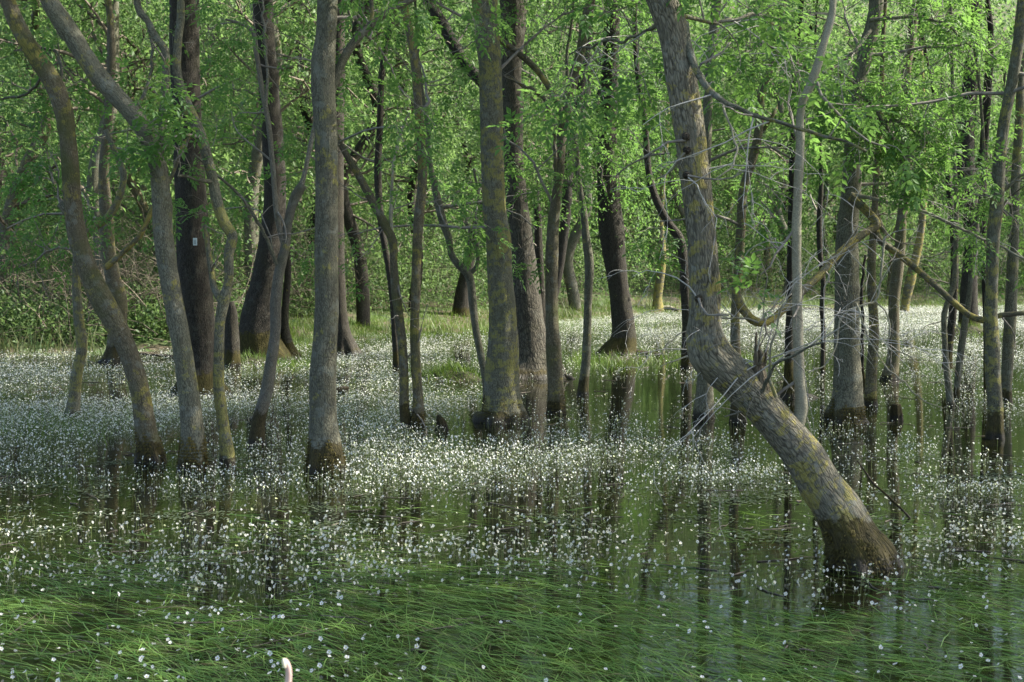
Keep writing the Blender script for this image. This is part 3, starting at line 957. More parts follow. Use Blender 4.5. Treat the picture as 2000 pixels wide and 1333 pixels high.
make_tree('t13', 'forest_tree', 'broad dark deeply furrowed trunk right behind the thick middle trunk', 'furrow',
          [(1036, 740, 148), (1036, 728, 118), (1036, 712, 96), (1034, 677, 78), (1028, 606, 64), (1024, 536, 52), (1017, 465, 45), (1010, 405, 42), (1003, 317, 40), (1001, 212, 39), (998, 141, 40), (1003, 53, 47), (1003, 0, 52), (1005, -60, 50)],
          detail=2, fol=7, lobes=0.2, top=12, lo=3, hi=9, ivy=(2.6, 6.5, 22, 0.35),
          stems=[dict(pts=[(985, 200, 22), (940, 160, 22), (905, 120, 21), (876, 70, 24), (858, 40, 24), (842, 12, 22), (820, -20, 18)], y0=0.4, bark='dark', dY=0.6),
                 dict(name='root', pts=[(1080, 735, 26), (1108, 741, 18), (1126, 747, 8)], bark='rot', dY=-0.5),
                 dict(pts=[(1058, 640, 24), (1055, 560, 18), (1052, 480, 16), (1050, 400, 13)], bark='dark', y0=0.5)])

make_tree('t5', 'forest_tree', 'dark tree with broad swollen mossy foot on the far left side of the pond', 'dark',
          [(515, 707, 112), (512, 690, 94), (506, 660, 82), (505, 624, 70), (517, 553, 55), (528, 480, 48), (537, 400, 43), (533, 282, 42), (525, 176, 39), (517, 88, 40), (513, 0, 39), (512, -60, 36)],
          detail=1, fol=5, lobes=0.2, top=11, lo=3, hi=9,
          stems=[dict(name='trunk', pts=[(572, 708, 46), (566, 690, 30), (556, 640, 18), (558, 590, 14), (562, 540, 13), (562, 470, 12)], lobes=0.2, y0=0.2, bark='dark')])

make_tree('t35', 'forest_tree', 'dark tree half hidden behind the lichen-patched straight trunk', 'dark',
          [(678, 692, 58), (676, 680, 46), (670, 655, 34), (664, 606, 28), (659, 540, 30), (656, 430, 32), (656, 300, 30), (660, 150, 28), (662, 0, 26)], detail=1, fol=6, top=11, lobes=0.2, lo=3, hi=9)

make_tree('t16', 'forest_tree', 'dark tree with spreading roots on a tiny islet right of the middle', 'dark',
          [(1210, 697, 92), (1211, 688, 72), (1217, 668, 54), (1218, 645, 46), (1214, 606, 41), (1207, 553, 39), (1200, 500, 44), (1195, 458, 50), (1190, 400, 46), (1186, 300, 38), (1190, 180, 34), (1196, 0, 30)],
          detail=1, fol=14, lo=3, hi=10, top=12, lobes=0.22, ivy=(2.6, 8, 190, 1.25),
          stems=[dict(name='root', pts=[(1228, 692, 26), (1258, 694, 18), (1290, 697, 13), (1312, 701, 7)], bark='rot', dY=-0.4),
                 dict(name='root', pts=[(1195, 690, 22), (1178, 697, 14), (1165, 702, 7)], bark='dark', dY=-0.4),
                 dict(name='root', pts=[(1222, 695, 20), (1235, 700, 14), (1248, 705, 7)], bark='rot', dY=-0.7)])

make_tree('t37', 'forest_tree', 'mossy dark tree behind the leftmost leaning trunk', 'mossy',
          [(226, 708, 62), (226, 698, 46), (226, 670, 34), (230, 620, 34), (229, 589, 38), (219, 536, 29), (211, 483, 28), (208, 430, 26), (203, 330, 20), (210, 250, 18), (218, 100, 16)], detail=1, fol=6, top=9, lobes=0.2, lo=3, hi=8,
          stems=[dict(name='root', pts=[(220, 702, 18), (206, 709, 12), (196, 714, 6)], bark='rot', dY=-0.3)])

make_tree('t36', 'ash_tree', 'small wavy sapling trunk among the flowers at far left', 'ash_lichen',
          [(142, 818, 40), (142, 806, 30), (145, 783, 24), (150, 730, 22), (160, 677, 20), (155, 635, 20), (150, 571, 17), (149, 520, 15), (153, 485, 14), (172, 455, 15), (212, 423, 15),
           (238, 370, 13), (242, 343, 13), (226, 300, 11), (206, 254, 10)], detail=1, fol=6, top=0, crown=0, lo=2.0, hi=5, lobes=0.1, stems=[dict(name='root', pts=[(136, 816, 16), (122, 823, 9), (106, 828, 4)], bark='rot', dY=-0.2)])

make_tree('t20', 'ash_tree', 'thin trunk rising from the water under the leaning elbow', 'ash',
          [(1374, 818, 44), (1374, 804, 40), (1376, 783, 37), (1377, 747, 32), (1378, 660, 28), (1380, 500, 24), (1379, 300, 19), (1382, 229, 19), (1383, 176, 18), (1392, 88, 20), (1398, 20, 18)], detail=1, fol=6)
make_tree('t21', 'ash_tree', 'straight thin trunk half hidden behind the leaning trunk and its snag', 'mossy',
          [(1441, 826, 32), (1441, 800, 28), (1440, 740, 23), (1436, 656, 19), (1437, 589, 17), (1443, 518, 18), (1447, 448, 18), (1452, 370, 17), (1473, 300, 17), (1483, 247, 16), (1487, 183, 17), (1508, 123, 13), (1522, 50, 12)], detail=1, fol=8)
make_tree('t22', 'forest_tree', 'dark slim tree with a swollen root burr, behind the pale upright stem', 'dark',
          [(1545, 780, 48), (1544, 766, 36), (1541, 740, 21), (1541, 690, 18), (1543, 600, 15), (1544, 500, 14), (1546, 400, 13), (1548, 250, 12)], detail=1, fol=6, lobes=0.3, crown=0.6, top=8,
          stems=[dict(name='root', pts=[(1555, 776, 28), (1578, 779, 22), (1598, 784, 14), (1614, 788, 5)], bark='rot', y0=0.1)])
make_tree('t22b', 'ash_tree', 'pencil-thin wavy sapling left of the wide-footed dark tree on the right', 'dark',
          [(1607, 735, 10), (1607, 700, 9), (1608, 641, 9), (1605, 606, 9), (1608, 553, 10), (1602, 500, 11), (1600, 440, 11), (1604, 350, 9), (1600, 250, 8)], detail=0, fol=4, crown=0.5, top=7, lobes=0)
make_tree('t24', 'ash_tree', 'slightly leaning slim dark trunk touching the right side of the wide-footed tree', 'mossy',
          [(1700, 795, 28), (1700, 775, 25), (1702, 730, 22), (1707, 641, 19), (1703, 571, 18), (1702, 518, 17), (1705, 465, 14), (1709, 400, 13), (1712, 330, 12), (1720, 230, 10)], detail=1, fol=6, crown=0.6,
          stems=[dict(pts=[(1690, 770, 8), (1684, 712, 7), (1685, 640, 6.5), (1683, 560, 6), (1690, 500, 5)], y0=0.6, bark='dark')])
make_tree('t25', 'ash_tree', 'leaning mossy-footed trunk two to the right of the wide-footed dark tree', 'mossy',
          [(1737, 745, 38), (1739, 732, 32), (1744, 705, 25), (1746, 641, 20), (1746, 589, 21), (1753, 529, 22), (1758, 483, 21), (1760, 440, 20), (1766, 390, 18), (1773, 300, 17), (1772, 220, 16), (1770, 152, 17), (1780, 70, 17), (1790, 0, 16)],
          detail=1, fol=7, lobes=0.15, top=10, lo=3, hi=8)
make_tree('t26', 'ash_tree', 'short slanting yellow-mossed trunk at the far edge, right of the middle distance', 'lichen_limb',
          [(1766, 612, 20), (1767, 600, 17), (1772, 575, 18), (1777, 553, 20), (1783, 525, 18), (1792, 490, 16), (1800, 440, 14), (1805, 350, 12)], detail=0, fol=6, top=12, lo=3, hi=12)
make_tree('t27', 'ash_tree', 'clump of three thin dark stems in the water near the right edge', 'ash',
          [(1857, 797, 15), (1855, 775, 14), (1850, 730, 13), (1845, 659, 11), (1845, 610, 11), (1853, 585, 11), (1862, 560, 11), (1866, 500, 10), (1868, 400, 9), (1862, 280, 8)], detail=1, fol=5, crown=0.6, lobes=0.05,
          stems=[dict(name='stem', pts=[(1850, 720, 22), (1852, 690, 17), (1860, 620, 16), (1864, 553, 16), (1864, 490, 15), (1858, 420, 13), (1850, 330, 11), (1838, 240, 9)], y0=3.6, bark='dark', top=8),
                 dict(name='stem', pts=[(1867, 790, 13), (1869, 755, 12), (1878, 677, 14), (1884, 635, 13), (1893, 580, 11), (1900, 480, 9)], y0=0.5, top=6)])
make_tree('t28', 'forest_tree', 'thick dark burly tree with split upper trunk and bushy foot near the right edge', 'dark',
          [(1893, 652, 62), (1893, 640, 46), (1892, 610, 36), (1892, 571, 32), (1896, 500, 27), (1898, 448, 29), (1892, 405, 38), (1885, 317, 38), (1885, 264, 36), (1892, 212, 28), (1896, 159, 29), (1904, 53, 21), (1910, -20, 20)],
          detail=1, fol=12, lo=2, hi=10, top=13, lobes=0.15, ivy=(2.4, 9, 60, 0.9), stems=[dict(pts=[(1892, 395, 24), (1910, 345, 18), (1920, 300, 17), (1925, 230, 14), (1930, 120, 12)])])
make_tree('t29', 'ash_tree', 'tall slim trunk with a bright yellow lichen foot by the right edge', 'ash_lichen',
          [(1943, 858, 38), (1943, 842, 34), (1944, 800, 29), (1939, 730, 29), (1938, 677, 28), (1935, 606, 25), (1938, 536, 24), (1940, 465, 24), (1946, 410, 25), (1952, 317, 24), (1963, 229, 21), (1977, 159, 22), (1991, 70, 22), (1998, 0, 20)], detail=2, fol=9,
          stems=[dict(bark='lichen_limb', name='lichen_crust', pts=[(1943, 840, 35.5), (1944, 800, 30.5), (1941, 765, 30)])] if False else [dict(pts=[(1946, 385, 8), (1965, 368, 7), (2000, 340, 5)])])
make_tree('t30', 'ash_tree', 'dark slim trunk leaning right, nearest the right edge of the photo', 'ash',
          [(1966, 790, 24), (1966, 770, 21), (1968, 712, 22), (1973, 624, 23), (1977, 536, 22), (1980, 465, 20), (1982, 380, 18), (1990, 250, 16)], detail=1, fol=8)
make_tree('t31', 'ash_tree', 'very thin straight pole tree behind the yellow-footed trunk', 'dark',
          [(1928, 770, 14), (1927, 750, 12), (1926, 650, 11), (1921, 500, 10), (1920, 423, 11), (1924, 282, 12), (1931, 176, 12), (1935, 60, 11)], detail=1, fol=5, crown=0.6)
make_tree('t33', 'ash_tree', 'pale sunlit trunk with twisted mossy foot on the far bank behind the leaning tree', 'lichen_limb',
          [(1285, 612, 34), (1285, 602, 24), (1284, 590, 19), (1288, 553, 17), (1293, 510, 16), (1293, 470, 13), (1291, 440, 11), (1296, 350, 10)], detail=0, fol=6, top=12, lo=3, hi=12,
          stems=[dict(name='root', pts=[(1288, 606, 14), (1305, 601, 9), (1325, 608, 6)], bark='pale')])
make_tree('t34', 'forest_tree', 'small dark trunk seen between the bowed stem and the slim mossy tree, far bank', 'dark',
          [(1127, 590, 20), (1127, 560, 15), (1126, 500, 13), (1127, 430, 12), (1124, 300, 11)], detail=0, fol=5, top=12, lo=3, hi=12)
make_tree('t10', 'forest_tree', 'stout tapering trunk with yellow moss foot on the grassy far bank, left of the middle', 'dark',
          [(896, 640, 52), (897, 632, 44), (900, 610, 36), (904, 571, 29), (909, 543, 25), (918, 500, 22), (935, 430, 20), (950, 330, 18), (955, 200, 16)], detail=1, fol=3, top=12, lobes=0.2, lo=4, hi=12)
make_tree('t14b', 'forest_tree', 'dark slanting stem behind the slim mossy tree, right of the furrowed trunk', 'dark',
          [(1072, 650, 26), (1074, 630, 22), (1080, 580, 20), (1088, 546, 19), (1098, 480, 19), (1105, 423, 20), (1112, 317, 19), (1126, 212, 19), (1138, 141, 18), (1150, 50, 16)], detail=0, fol=8, top=13, lo=3, hi=12)
make_tree('t17', 'forest_tree', 'dark S-curved stem leaning out just left of the leaning tree', 'dark',
          [(1341, 722, 26), (1341, 700, 22), (1342, 641, 20), (1339, 571, 20), (1334, 500, 19), (1325, 463, 18), (1309, 441, 16), (1285, 398, 15), (1270, 353, 13), (1263, 290, 13), (1260, 240, 12), (1247, 160, 10), (1240, 60, 9)], detail=1, fol=6, lo=3, hi=9, top=10)
make_tree('t8b', 'forest_tree', 'dark thin stem hidden behind the two-stemmed tree', 'dark',
          [(776, 720, 18), (775, 705, 15), (772, 660, 14), (768, 600, 13), (760, 530, 12), (745, 440, 13), (738, 335, 15), (742, 247, 13), (748, 120, 12)], detail=0, fol=5, lo=3, hi=9, top=11)

# ---------------------------------------------------------------- stumps, logs, tag, stick
def solid(name, label, cat, pts, bark, base_py, sides=26, step=0.02, lump=0.16, ridge=0.008, dY=0.0, lobes=0.15, basez=-0.25, seed=3):
    gp = ground(pts[0][0], base_py)
    P, Rr = px_path(pts, gp[1], dY)
    if basez is not None:
        P = np.concatenate([[P[0] + np.array([0, 0, basez])], P])
        Rr = np.concatenate([[Rr[0]], Rr])
    V, F, bc = tube(P, Rr, sides, step, seed, lump, ridge, lobes)
    return tag(obj(name, V, F, M[bark], None, {'bark': ('FLOAT_VECTOR', bc)}, origin=(gp[0], gp[1], 0)), label, cat)


solid('tree_stump', 'small black rotten stump poking from the water left of the thick middle trunk', 'stump',
      [(862, 842, 25), (862, 832, 22), (860, 822, 17), (857, 815, 10), (855, 811, 4)], 'rot', 842, seed=31)
solid('tree_stump', 'mossy broken-off stump beside the dark tree with swollen foot, far left', 'stump',
      [(453, 718, 40), (453, 705, 35), (453, 680, 30), (452, 640, 26), (451, 605, 22), (450, 590, 14)], 'dark', 718, seed=32, step=0.03)
solid('tree_stump', 'dark square-topped stump post in the water right of the wide-footed dark tree', 'stump',
      [(1751, 822, 26), (1751, 812, 24), (1750, 800, 22), (1750, 790, 18)], 'rot', 822, seed=33)
solid('log', 'short black log floating among flowers right of the lichen-patched straight trunk', 'log',
      [(652, 768, 14), (664, 764, 16), (674, 761, 13), (681, 757, 5)], 'rot', 772, basez=None, seed=34, lobes=0)
solid('fallen_branch', 'dead bare branch lying on the water behind the leftmost trunks', 'branch',
      [(272, 690, 5), (295, 692, 7), (320, 695, 6.5), (342, 697, 5)], 'dead', 699, basez=None, seed=35, lobes=0, sides=8, step=0.08, lump=0.1)
solid('fallen_branch', 'long lichened dead branch caught slanting among the left trunks', 'branch',
      [(205, 524, 11), (216, 515, 12), (240, 494, 10), (268, 467, 9.5), (303, 398, 9), (338, 338, 8), (360, 282, 7), (395, 247, 4.5)], 'lichen_limb', 880, basez=None, seed=36, lobes=0, sides=12, step=0.03, lump=0.08)
solid('fallen_branch', 'thin dead twig slanting into the water beside the leaning trunk', 'branch',
      [(1778, 1013, 3.6), (1748, 983, 3.4), (1726, 962, 3), (1705, 944, 2.8), (1690, 922, 2.4), (1674, 900, 1.6)], 'rot', 1013, basez=None, seed=37, lobes=0, sides=7, step=0.03, lump=0.05)
solid('log', 'long thin dark log lying along the far shore at right', 'log',
      [(1515, 604, 4), (1550, 603, 5), (1610, 604, 5), (1660, 604, 3.5)], 'rot', 607, basez=None, seed=38, lobes=0, sides=8, step=0.2)

# pale blurred curved stick very close to the camera at the bottom edge
def stick():
    t = NT('peeled_stick')
    co = t.n('NewGeometry').outputs['Position']
    n = t.noise(t.scale(co, (60, 60, 14)), 1.0, 3, 0.6)
    c = t.mix(t.ramp(n, 0.3, 0.7), (0.40, 0.27, 0.25), (0.55, 0.42, 0.38))
    m = t.done(t.principled(Base_Color=c, Roughness=0.5).outputs[0])
    Y = 3.4
    pts = [(548, 1700, 16), (553, 1500, 15), (558, 1390, 14), (562, 1340, 13), (564, 1318, 12.5), (562, 1302, 12), (558, 1293, 11.5), (555, 1288.5, 9)]
    P, Rr = px_path(pts, Y)
    P = np.concatenate([[[P[0][0] - 0.02, Y, ground_z(P[0][0], np.float64(Y)) - 0.05]], P])
    Rr = np.concatenate([[Rr[0]], Rr])
    V, F, bc = tube(P, Rr, 14, 0.008, 5, 0.05)
    root = thing('bent_stick', 'pale pinkish bent stick tip poking up at the bottom edge, nearest the camera', 'stick', (P[0][0], Y, P[0][2]))
    obj('shaft', V, F, m, root, {'bark': ('FLOAT_VECTOR', bc)}, origin=P[0])
    t2 = NT('peeled_wood')
    m2 = t2.done(t2.principled(Base_Color=(0.72, 0.66, 0.5), Roughness=0.5).outputs[0])
    P2, R2 = px_path([(556.5, 1304, 6.5), (555.2, 1297, 8), (554, 1291, 7.5), (554.5, 1287, 5)], Y - 0.006)
    V, F, bc = tube(P2, R2, 10, 0.002, 6, 0.1)
    obj('peeled_tip', V, F, m2, root, {'bark': ('FLOAT_VECTOR', bc)}, origin=P[0])


stick()


def tree_tag():
    Y = TREES['t4']['Y'] - 0.262
    c = at(381, 472.5, Y)
    w, h = 0.028, 0.052
    t = NT('tag_plastic')
    m = t.done(t.principled(Base_Color=(0.50, 0.56, 0.54), Roughness=0.5).outputs[0])
    t = NT('tag_print')
    md = t.done(t.principled(Base_Color=(0.10, 0.16, 0.15), Roughness=0.6).outputs[0])

    def box(cx, cy, cz, sx, sy, sz):
        v = np.array([(x, y, z) for x in (-1, 1) for y in (-1, 1) for z in (-1, 1)]) * np.array([sx, sy, sz]) + np.array([cx, cy, cz])
        f = [(0, 1, 3, 2), (4, 6, 7, 5), (0, 4, 5, 1), (2, 3, 7, 6), (0, 2, 6, 4), (1, 5, 7, 3)]
        return v, np.array(f)
    root = thing('tree_tag', 'small pale plate fixed to the very dark thick tree', 'tag', tuple(c - np.array([0, 0, h])))
    v, f = box(0, 0, h, w, 0.004, h)
    obj('plate', v, f, m, root, smooth=False)
    for dx in (-0.011, 0.006):
        v, f = box(dx, -0.0055, h * 0.9, 0.0035, 0.0015, h * 0.55)
        obj('print', v, f, md, root, smooth=False)


tree_tag()

# ---------------------------------------------------------------- the wood on the far bank
def far_variant(seed, hgt, dens):
    g = np.random.default_rng(seed)
    n = 7
    P = np.array([[0, 0, -0.4]] + [[g.normal() * 0.10 * i, g.normal() * 0.10 * i, hgt * 0.8 * i / n] for i in range(0, n + 1)])
    Rr = np.array([0.16] + [0.15 * (1 - 0.75 * i / n) + 0.02 for i in range(n + 1)])
    V, F, bc = tube(P, Rr, 12, 0.25, seed, 0.08)
    tr = mesh_data('trunk', V, F, M['dark' if seed == 203 else 'ash' if seed % 2 else 'mossy'], {'bark': ('FLOAT_VECTOR', bc)})
    out, nod = [], []
    for i in range(22):
        z = g.uniform(0.15, 0.8) * hgt
        c = np.array([np.interp(z, P[:, 2], P[:, 0]), np.interp(z, P[:, 2], P[:, 1]), z])
        a = g.uniform(0, 6.28)
        grow(g, c, norm([math.cos(a), math.sin(a), g.uniform(0.1, 1.0)]), g.uniform(1.2, 2.8), 0.045, 2, out, nod, 0.0, 3)
    V, F = sticks(out, 3)
    tw = mesh_data('twigs', V, F, M['brush'])
    pos = np.array([q for q, d in nod])
    pos = pos[g.random(len(pos)) < dens]
    V, F, tt = clump_leaves(pos, 18, 0.32, 0.13, 0.068, g, g.uniform(0.35, 0.65), 0.32)
    fo = mesh_data('foliage', V, F, M['leaf_far'], {'tint': ('FLOAT', tt)})
    return tr, tw, fo


FAR = [far_variant(s, h, d) for s, h, d in ((201, 13, 0.95), (202, 11, 0.9), (203, 15, 0.95), (204, 9, 1.0), (205, 12, 0.8))]
nfar = 0
tries = 0
spots = []
while nfar < 90 and tries < 6000:
    tries += 1
    y = R_.uniform(29, 80)
    x = R_.uniform(-0.46, 0.46) * y
    off = y - float(shore(x))
    if off < 1.5 or any((x - a) ** 2 + (y - b) ** 2 < 6.0 for a, b in spots):
        continue
    spots.append((x, y))
    tr, tw, fo = FAR[nfar % 5]
    sc = R_.uniform(0.8, 1.25)
    r = thing('woodland_tree', 'slender leafy tree standing in the far wood beyond the pond', 'tree', (x, y, float(ground_z(np.array(x), np.array(y)))), 'trees of the far wood')
    r.rotation_euler = (0, 0, R_.uniform(0, 6.28))
    r.scale = (sc, sc, sc)
    link('trunk', tr, r)
    for nm, me in (('twigs', tw), ('foliage', fo)):
        link(nm, me, r)['kind'] = 'stuff'
    nfar += 1

# the wood closes behind them as one leafy mass on rising ground
g = np.random.default_rng(88)
n = 7000
yy = g.uniform(58, 98, n)
xx = g.uniform(-0.52, 0.52, n) * yy
top = 30 + 5 * fbm(np.stack([xx * 0.12, yy * 0.12, 0 * xx], -1), 2, 91)
zz = ground_z(xx, yy) + g.uniform(0.02, 1, n) ** 0.9 * top
V, F, tt = clump_leaves(np.stack([xx, yy, zz], -1), 22, 0.75, 0.34, 0.19, g, 0.55, 0.34)  # mean tint set paler so the leaf colour itself looks sunlit
tag(obj('distant_wood', V, F, M['leaf_far'], attrs={'tint': ('FLOAT', tt)}), 'sunlit leafy mass of the distant wood closing the view', 'wood', kind='stuff')

n = 2600
yy = g.uniform(100, 135, n)
xx = g.uniform(-0.55, 0.55, n) * yy
zz = ground_z(xx, yy) + g.uniform(0, 1, n) * 16
V, F, tt = clump_leaves(np.stack([xx, yy, zz], -1), 22, 1.1, 0.48, 0.27, g, 0.5, 0.3)  # tint raised here too, painting sunlight into the hillside leaves
tag(obj('hillside_wood', V, F, M['leaf_far'], attrs={'tint': ('FLOAT', tt)}), 'leafy wood climbing the hillside at the very back', 'wood', kind='stuff')

# unseen trees added just outside the frame, mostly to the right, to shade the water
for i, (x, y, h) in enumerate([(8, 7, 8), (10, 9.5, 9), (13, 14, 9), (14, 8, 10), (17, 18, 10), (12, 20, 9), (18, 12, 10), (20, 25, 10), (-12, 12, 9)]):
    g = np.random.default_rng(900 + i)
    P = np.array([[0, 0, -0.4], [0, 0, 0], [0.1, 0, 1], [g.normal() * .2, g.normal() * .2, h * 0.5], [g.normal() * .5, g.normal() * .5, h]])
    V, F, bc = tube(P, np.array([0.2, 0.19, 0.14, 0.12, 0.07]), 18, 0.15, 60 + i, 0.07, 0, 0.1)
    r = thing('ash_tree', 'unseen grey tree added just outside the frame to shade the water', 'tree', (x, y, 0), 'added shade trees outside the frame')
    obj('trunk', V, F, M['ash'], r, {'bark': ('FLOAT_VECTOR', bc)})
    add_crown(r, (P[-1][0], P[-1][1], h + 0.5), 1.05, i)
    if i % 3 == 1:
        add_crown(r, (P[-1][0] + 1.2, P[-1][1] - 0.8, h - 1.0), 0.8, i * 2)

# undergrowth: bush leaves and dry brambles along the far bank
g = np.random.default_rng(77)
n = 3800
bx = g.uniform(-0.43, 0.43, n)
off = g.gamma(1.6, 3.2, n) + np.where(bx > -0.17, 3.6, 0.9)
by = np.zeros(n)
yy = np.full(n, 38.0)
for k in range(6):
    yy = shore(bx * yy) + off
X = bx * yy
hz = np.minimum(3.2, 0.5 + (off - np.where(bx > -0.17, 2.4, 0)) * 0.45) * (0.55 + 0.5 * fbm(np.stack([X * 0.35, yy * 0.35, 0 * X], -1), 2, 4) + 0.25)
Z = ground_z(X, yy) + g.uniform(0.05, 1, n) ** 0.8 * np.clip(hz, 0.3, 3.5)
cen = np.stack([X, yy, Z], -1)
V, F, tt = clump_leaves(cen, 34, g.uniform(0.2, 0.42, n), 0.108, 0.06, g, 0.45, 0.32)
tag(obj('undergrowth', V, F, M['leaf_bush'], attrs={'tint': ('FLOAT', tt)}), 'tangled green bushes filling the far bank under the trees', 'undergrowth', kind='stuff')
out, nod = [], []
for i in range(600):
    x = g.uniform(-0.42, 0.42) if i < 360 else g.uniform(-0.42, -0.1)
    o_ = g.gamma(1.5, 2.0) + (3.0 if x > -0.17 else 0.6)
    y = 36.0
    for k in range(5):
        y = float(shore(x * y)) + o_
    p = np.array([x * y, y, float(ground_z(np.array(x * y), np.array(y))) + g.uniform(0, 1.2)])
    grow(g, p, norm([g.normal() * 0.7, g.normal() * 0.5 - 0.2, g.uniform(0.3, 1.4)]), g.uniform(1.0, 2.6), g.uniform(0.007, 0.016), 1, out, nod, -0.25, 4, 0.2)
V, F = sticks(out, 3)
tag(obj('brambles', V, F, M['brush']), 'dry brown bramble canes tangled along the far bank', 'brambles', kind='stuff')


# ---------------------------------------------------------------- grasses
def blades(base, lean, length, width, tint, mat, name, label, cat, curve=0.5, k=4):
    n = len(base)
    az = lean
    pts = []
    d = np.stack([az[:, 0], az[:, 1], az[:, 2]], -1)
    p = base.copy()
    P = [p]
    for i in range(1, k):
        d = norm(d + np.array([0, 0, -curve / k]))
        p = p + d * (length / (k - 1))[:, None]
        P.append(p)
    P = np.stack(P, 1)
    side = norm(np.cross(d, np.array([0, 0, 1.0])) + 0.2 * rng.normal(size=(n, 3)))
    w = np.array([1, 0.9, 0.6, 0.08]) if k == 4 else np.linspace(1, 0.08, k)
    L_ = P + side[:, None, :] * (width[:, None] * w)[..., None] * 0.5
    R2 = P - side[:, None, :] * (width[:, None] * w)[..., None] * 0.5
    V = np.stack([L_, R2], 2).reshape(-1, 3)
    b = (np.arange(n) * 2 * k)[:, None, None] + (np.arange(k - 1) * 2)[None, :, None]
    F = (b + np.array([[[0, 1, 3, 2]]])).reshape(-1, 4)
    return tag(obj(name, V, F, mat, attrs={'tint': ('FLOAT', np.repeat(tint, 2 * k))}), label, cat, kind='stuff')


# bank grass, lush along the shore
n = 26000
x = g.uniform(-0.42, 0.42, n)
o_ = g.normal(1.5, 1.6, n)
y = np.full(n, 38.0)
for k in range(6):
    y = shore(x * y) + o_
X = x * y
px, py = project(np.stack([X, y, 0 * y], -1))
keep = (vnoise(np.stack([X * 0.7, y * 0.4, 0 * X], -1), 8) > -0.5) & (px > 540)
X, y = X[keep], y[keep]
b = np.stack([X, y, np.maximum(ground_z(X, y), -0.02)], -1)
n = len(b)
blades(b, norm(np.stack([g.normal(size=n) * 0.35, g.normal(size=n) * 0.35, np.ones(n)], -1)), g.uniform(0.08, 0.27, n), g.uniform(0.010, 0.020, n),
       np.clip(g.normal(0.55, 0.25, n), 0, 1), M['grass'], 'bank_grass', 'sunlit bright green grass along the far shore', 'grass')
# reeds on the shaded left bank and in tufts along the shore
n = 5000
x = g.uniform(-0.42, 0.40, n)
o_ = g.normal(0.9, 0.8, n)
y = np.full(n, 34.0)
for k in range(6):
    y = shore(x * y) + o_
X = x * y
keep = (vnoise(np.stack([X * 0.6, y * 0.4, 0 * X], -1), 18) > np.where(x < -0.15, 0.0, 0.3))
X, y = X[keep], y[keep]
b = np.stack([X, y, np.maximum(ground_z(X, y), -0.02)], -1)
n = len(b)
blades(b, norm(np.stack([g.normal(size=n) * 0.3, g.normal(size=n) * 0.3, np.ones(n)], -1)), g.uniform(0.3, 0.8, n), g.uniform(0.012, 0.022, n),
       np.clip(g.normal(0.4, 0.3, n), 0, 1), M['reed'], 'reeds', 'tall reed blades in front of the bushes on the far bank', 'reeds', curve=0.9)

# grass tufts and root mounds standing in the pond
tuft = []
for (px_, py_, sx, sy, m) in [(1130, 708, 1.3, 1.2, 900), (1290, 700, 1.6, 1.0, 800), (600, 712, 0.6, 0.6, 350), (1450, 705, 0.9, 0.7, 300), (1800, 598, 3, 1.0, 500), (40, 836, 0.8, 0.7, 500),
                              (150, 850, 0.5, 0.5, 150), (1893, 655, 0.7, 0.5, 900), (884, 740, 0.5, 0.3, 1700), (500, 714, 0.7, 0.35, 600), (1080, 640, 2.0, 1.5, 700), (1200, 640, 2.4, 1.6, 900), (1330, 632, 2.4, 1.3, 600), (1780, 628, 2.6, 1.2, 500)]:
    c = ground(px_, py_)
    tuft.append(np.stack([c[0] + g.normal(size=m) * sx * 0.6, c[1] + g.normal(size=m) * sy, np.full(m, -0.02)], -1))
b = np.concatenate(tuft)
for (mx, my, msx, msy, mh) in [(886, 742, 0.6, 0.35, 0.24), (492, 714, 0.75, 0.4, 0.2), (1895, 655, 0.7, 0.5, 0.28)]:
    mc = ground(mx, my)
    rr2 = ((b[:, 0] - mc[0]) / msx) ** 2 + ((b[:, 1] - mc[1]) / msy) ** 2
    b[:, 2] += np.where(rr2 < 1, mh * (1 - rr2 ** 0.8) - 0.05, 0)
n = len(b)
blades(b, norm(np.stack([g.normal(size=n) * 0.5, g.normal(size=n) * 0.5, np.ones(n)], -1)), g.uniform(0.08, 0.28, n), g.uniform(0.006, 0.013, n),
       np.clip(g.normal(0.4, 0.25, n), 0, 1), M['grass'], 'water_grass', 'green grass tufts standing in the pond between the flowers', 'grass')


def mound(name, label, px_, py_, sx, sy, h):
    c = ground(px_, py_)
    a = np.linspace(0, 2 * np.pi, 28, endpoint=False)
    rr = np.linspace(0.02, 1, 12)
    V = []
    for r in rr:
        q = np.stack([np.cos(a) * r * sx, np.sin(a) * r * sy, h * (1 - r ** 1.6) - 0.06 + 0 * a], -1)
        q = q * (1 + 0.25 * vnoise(np.stack([np.cos(a) * 2, np.sin(a) * 2, 0 * a + r * 2 + px_], -1), 4))[:, None]
        V.append(q)
    V = np.concatenate(V)
    idx = np.arange(12 * 28).reshape(12, 28)
    nx_ = np.roll(idx, -1, 1)
    F = np.stack([idx[:-1].ravel(), idx[1:].ravel(), nx_[1:].ravel(), nx_[:-1].ravel()], -1)
    o = obj(name, V, F, M['mud'])
    o.location = c
    return tag(o, label, 'mound')


mound('earth_mound', 'low grassy root mound left of the broad furrowed trunk', 886, 742, 0.6, 0.35, 0.24)
mound('earth_mound', 'mossy hummock at the swollen foot of the far left dark tree', 492, 714, 0.75, 0.4, 0.22)
mound('earth_mound', 'muddy islet under the ivy-leaved dark tree right of the middle', 1232, 702, 0.75, 0.45, 0.12)
mound('earth_mound', 'dark bushy islet at the foot of the burly tree near the right edge', 1895, 655, 0.7, 0.5, 0.3)

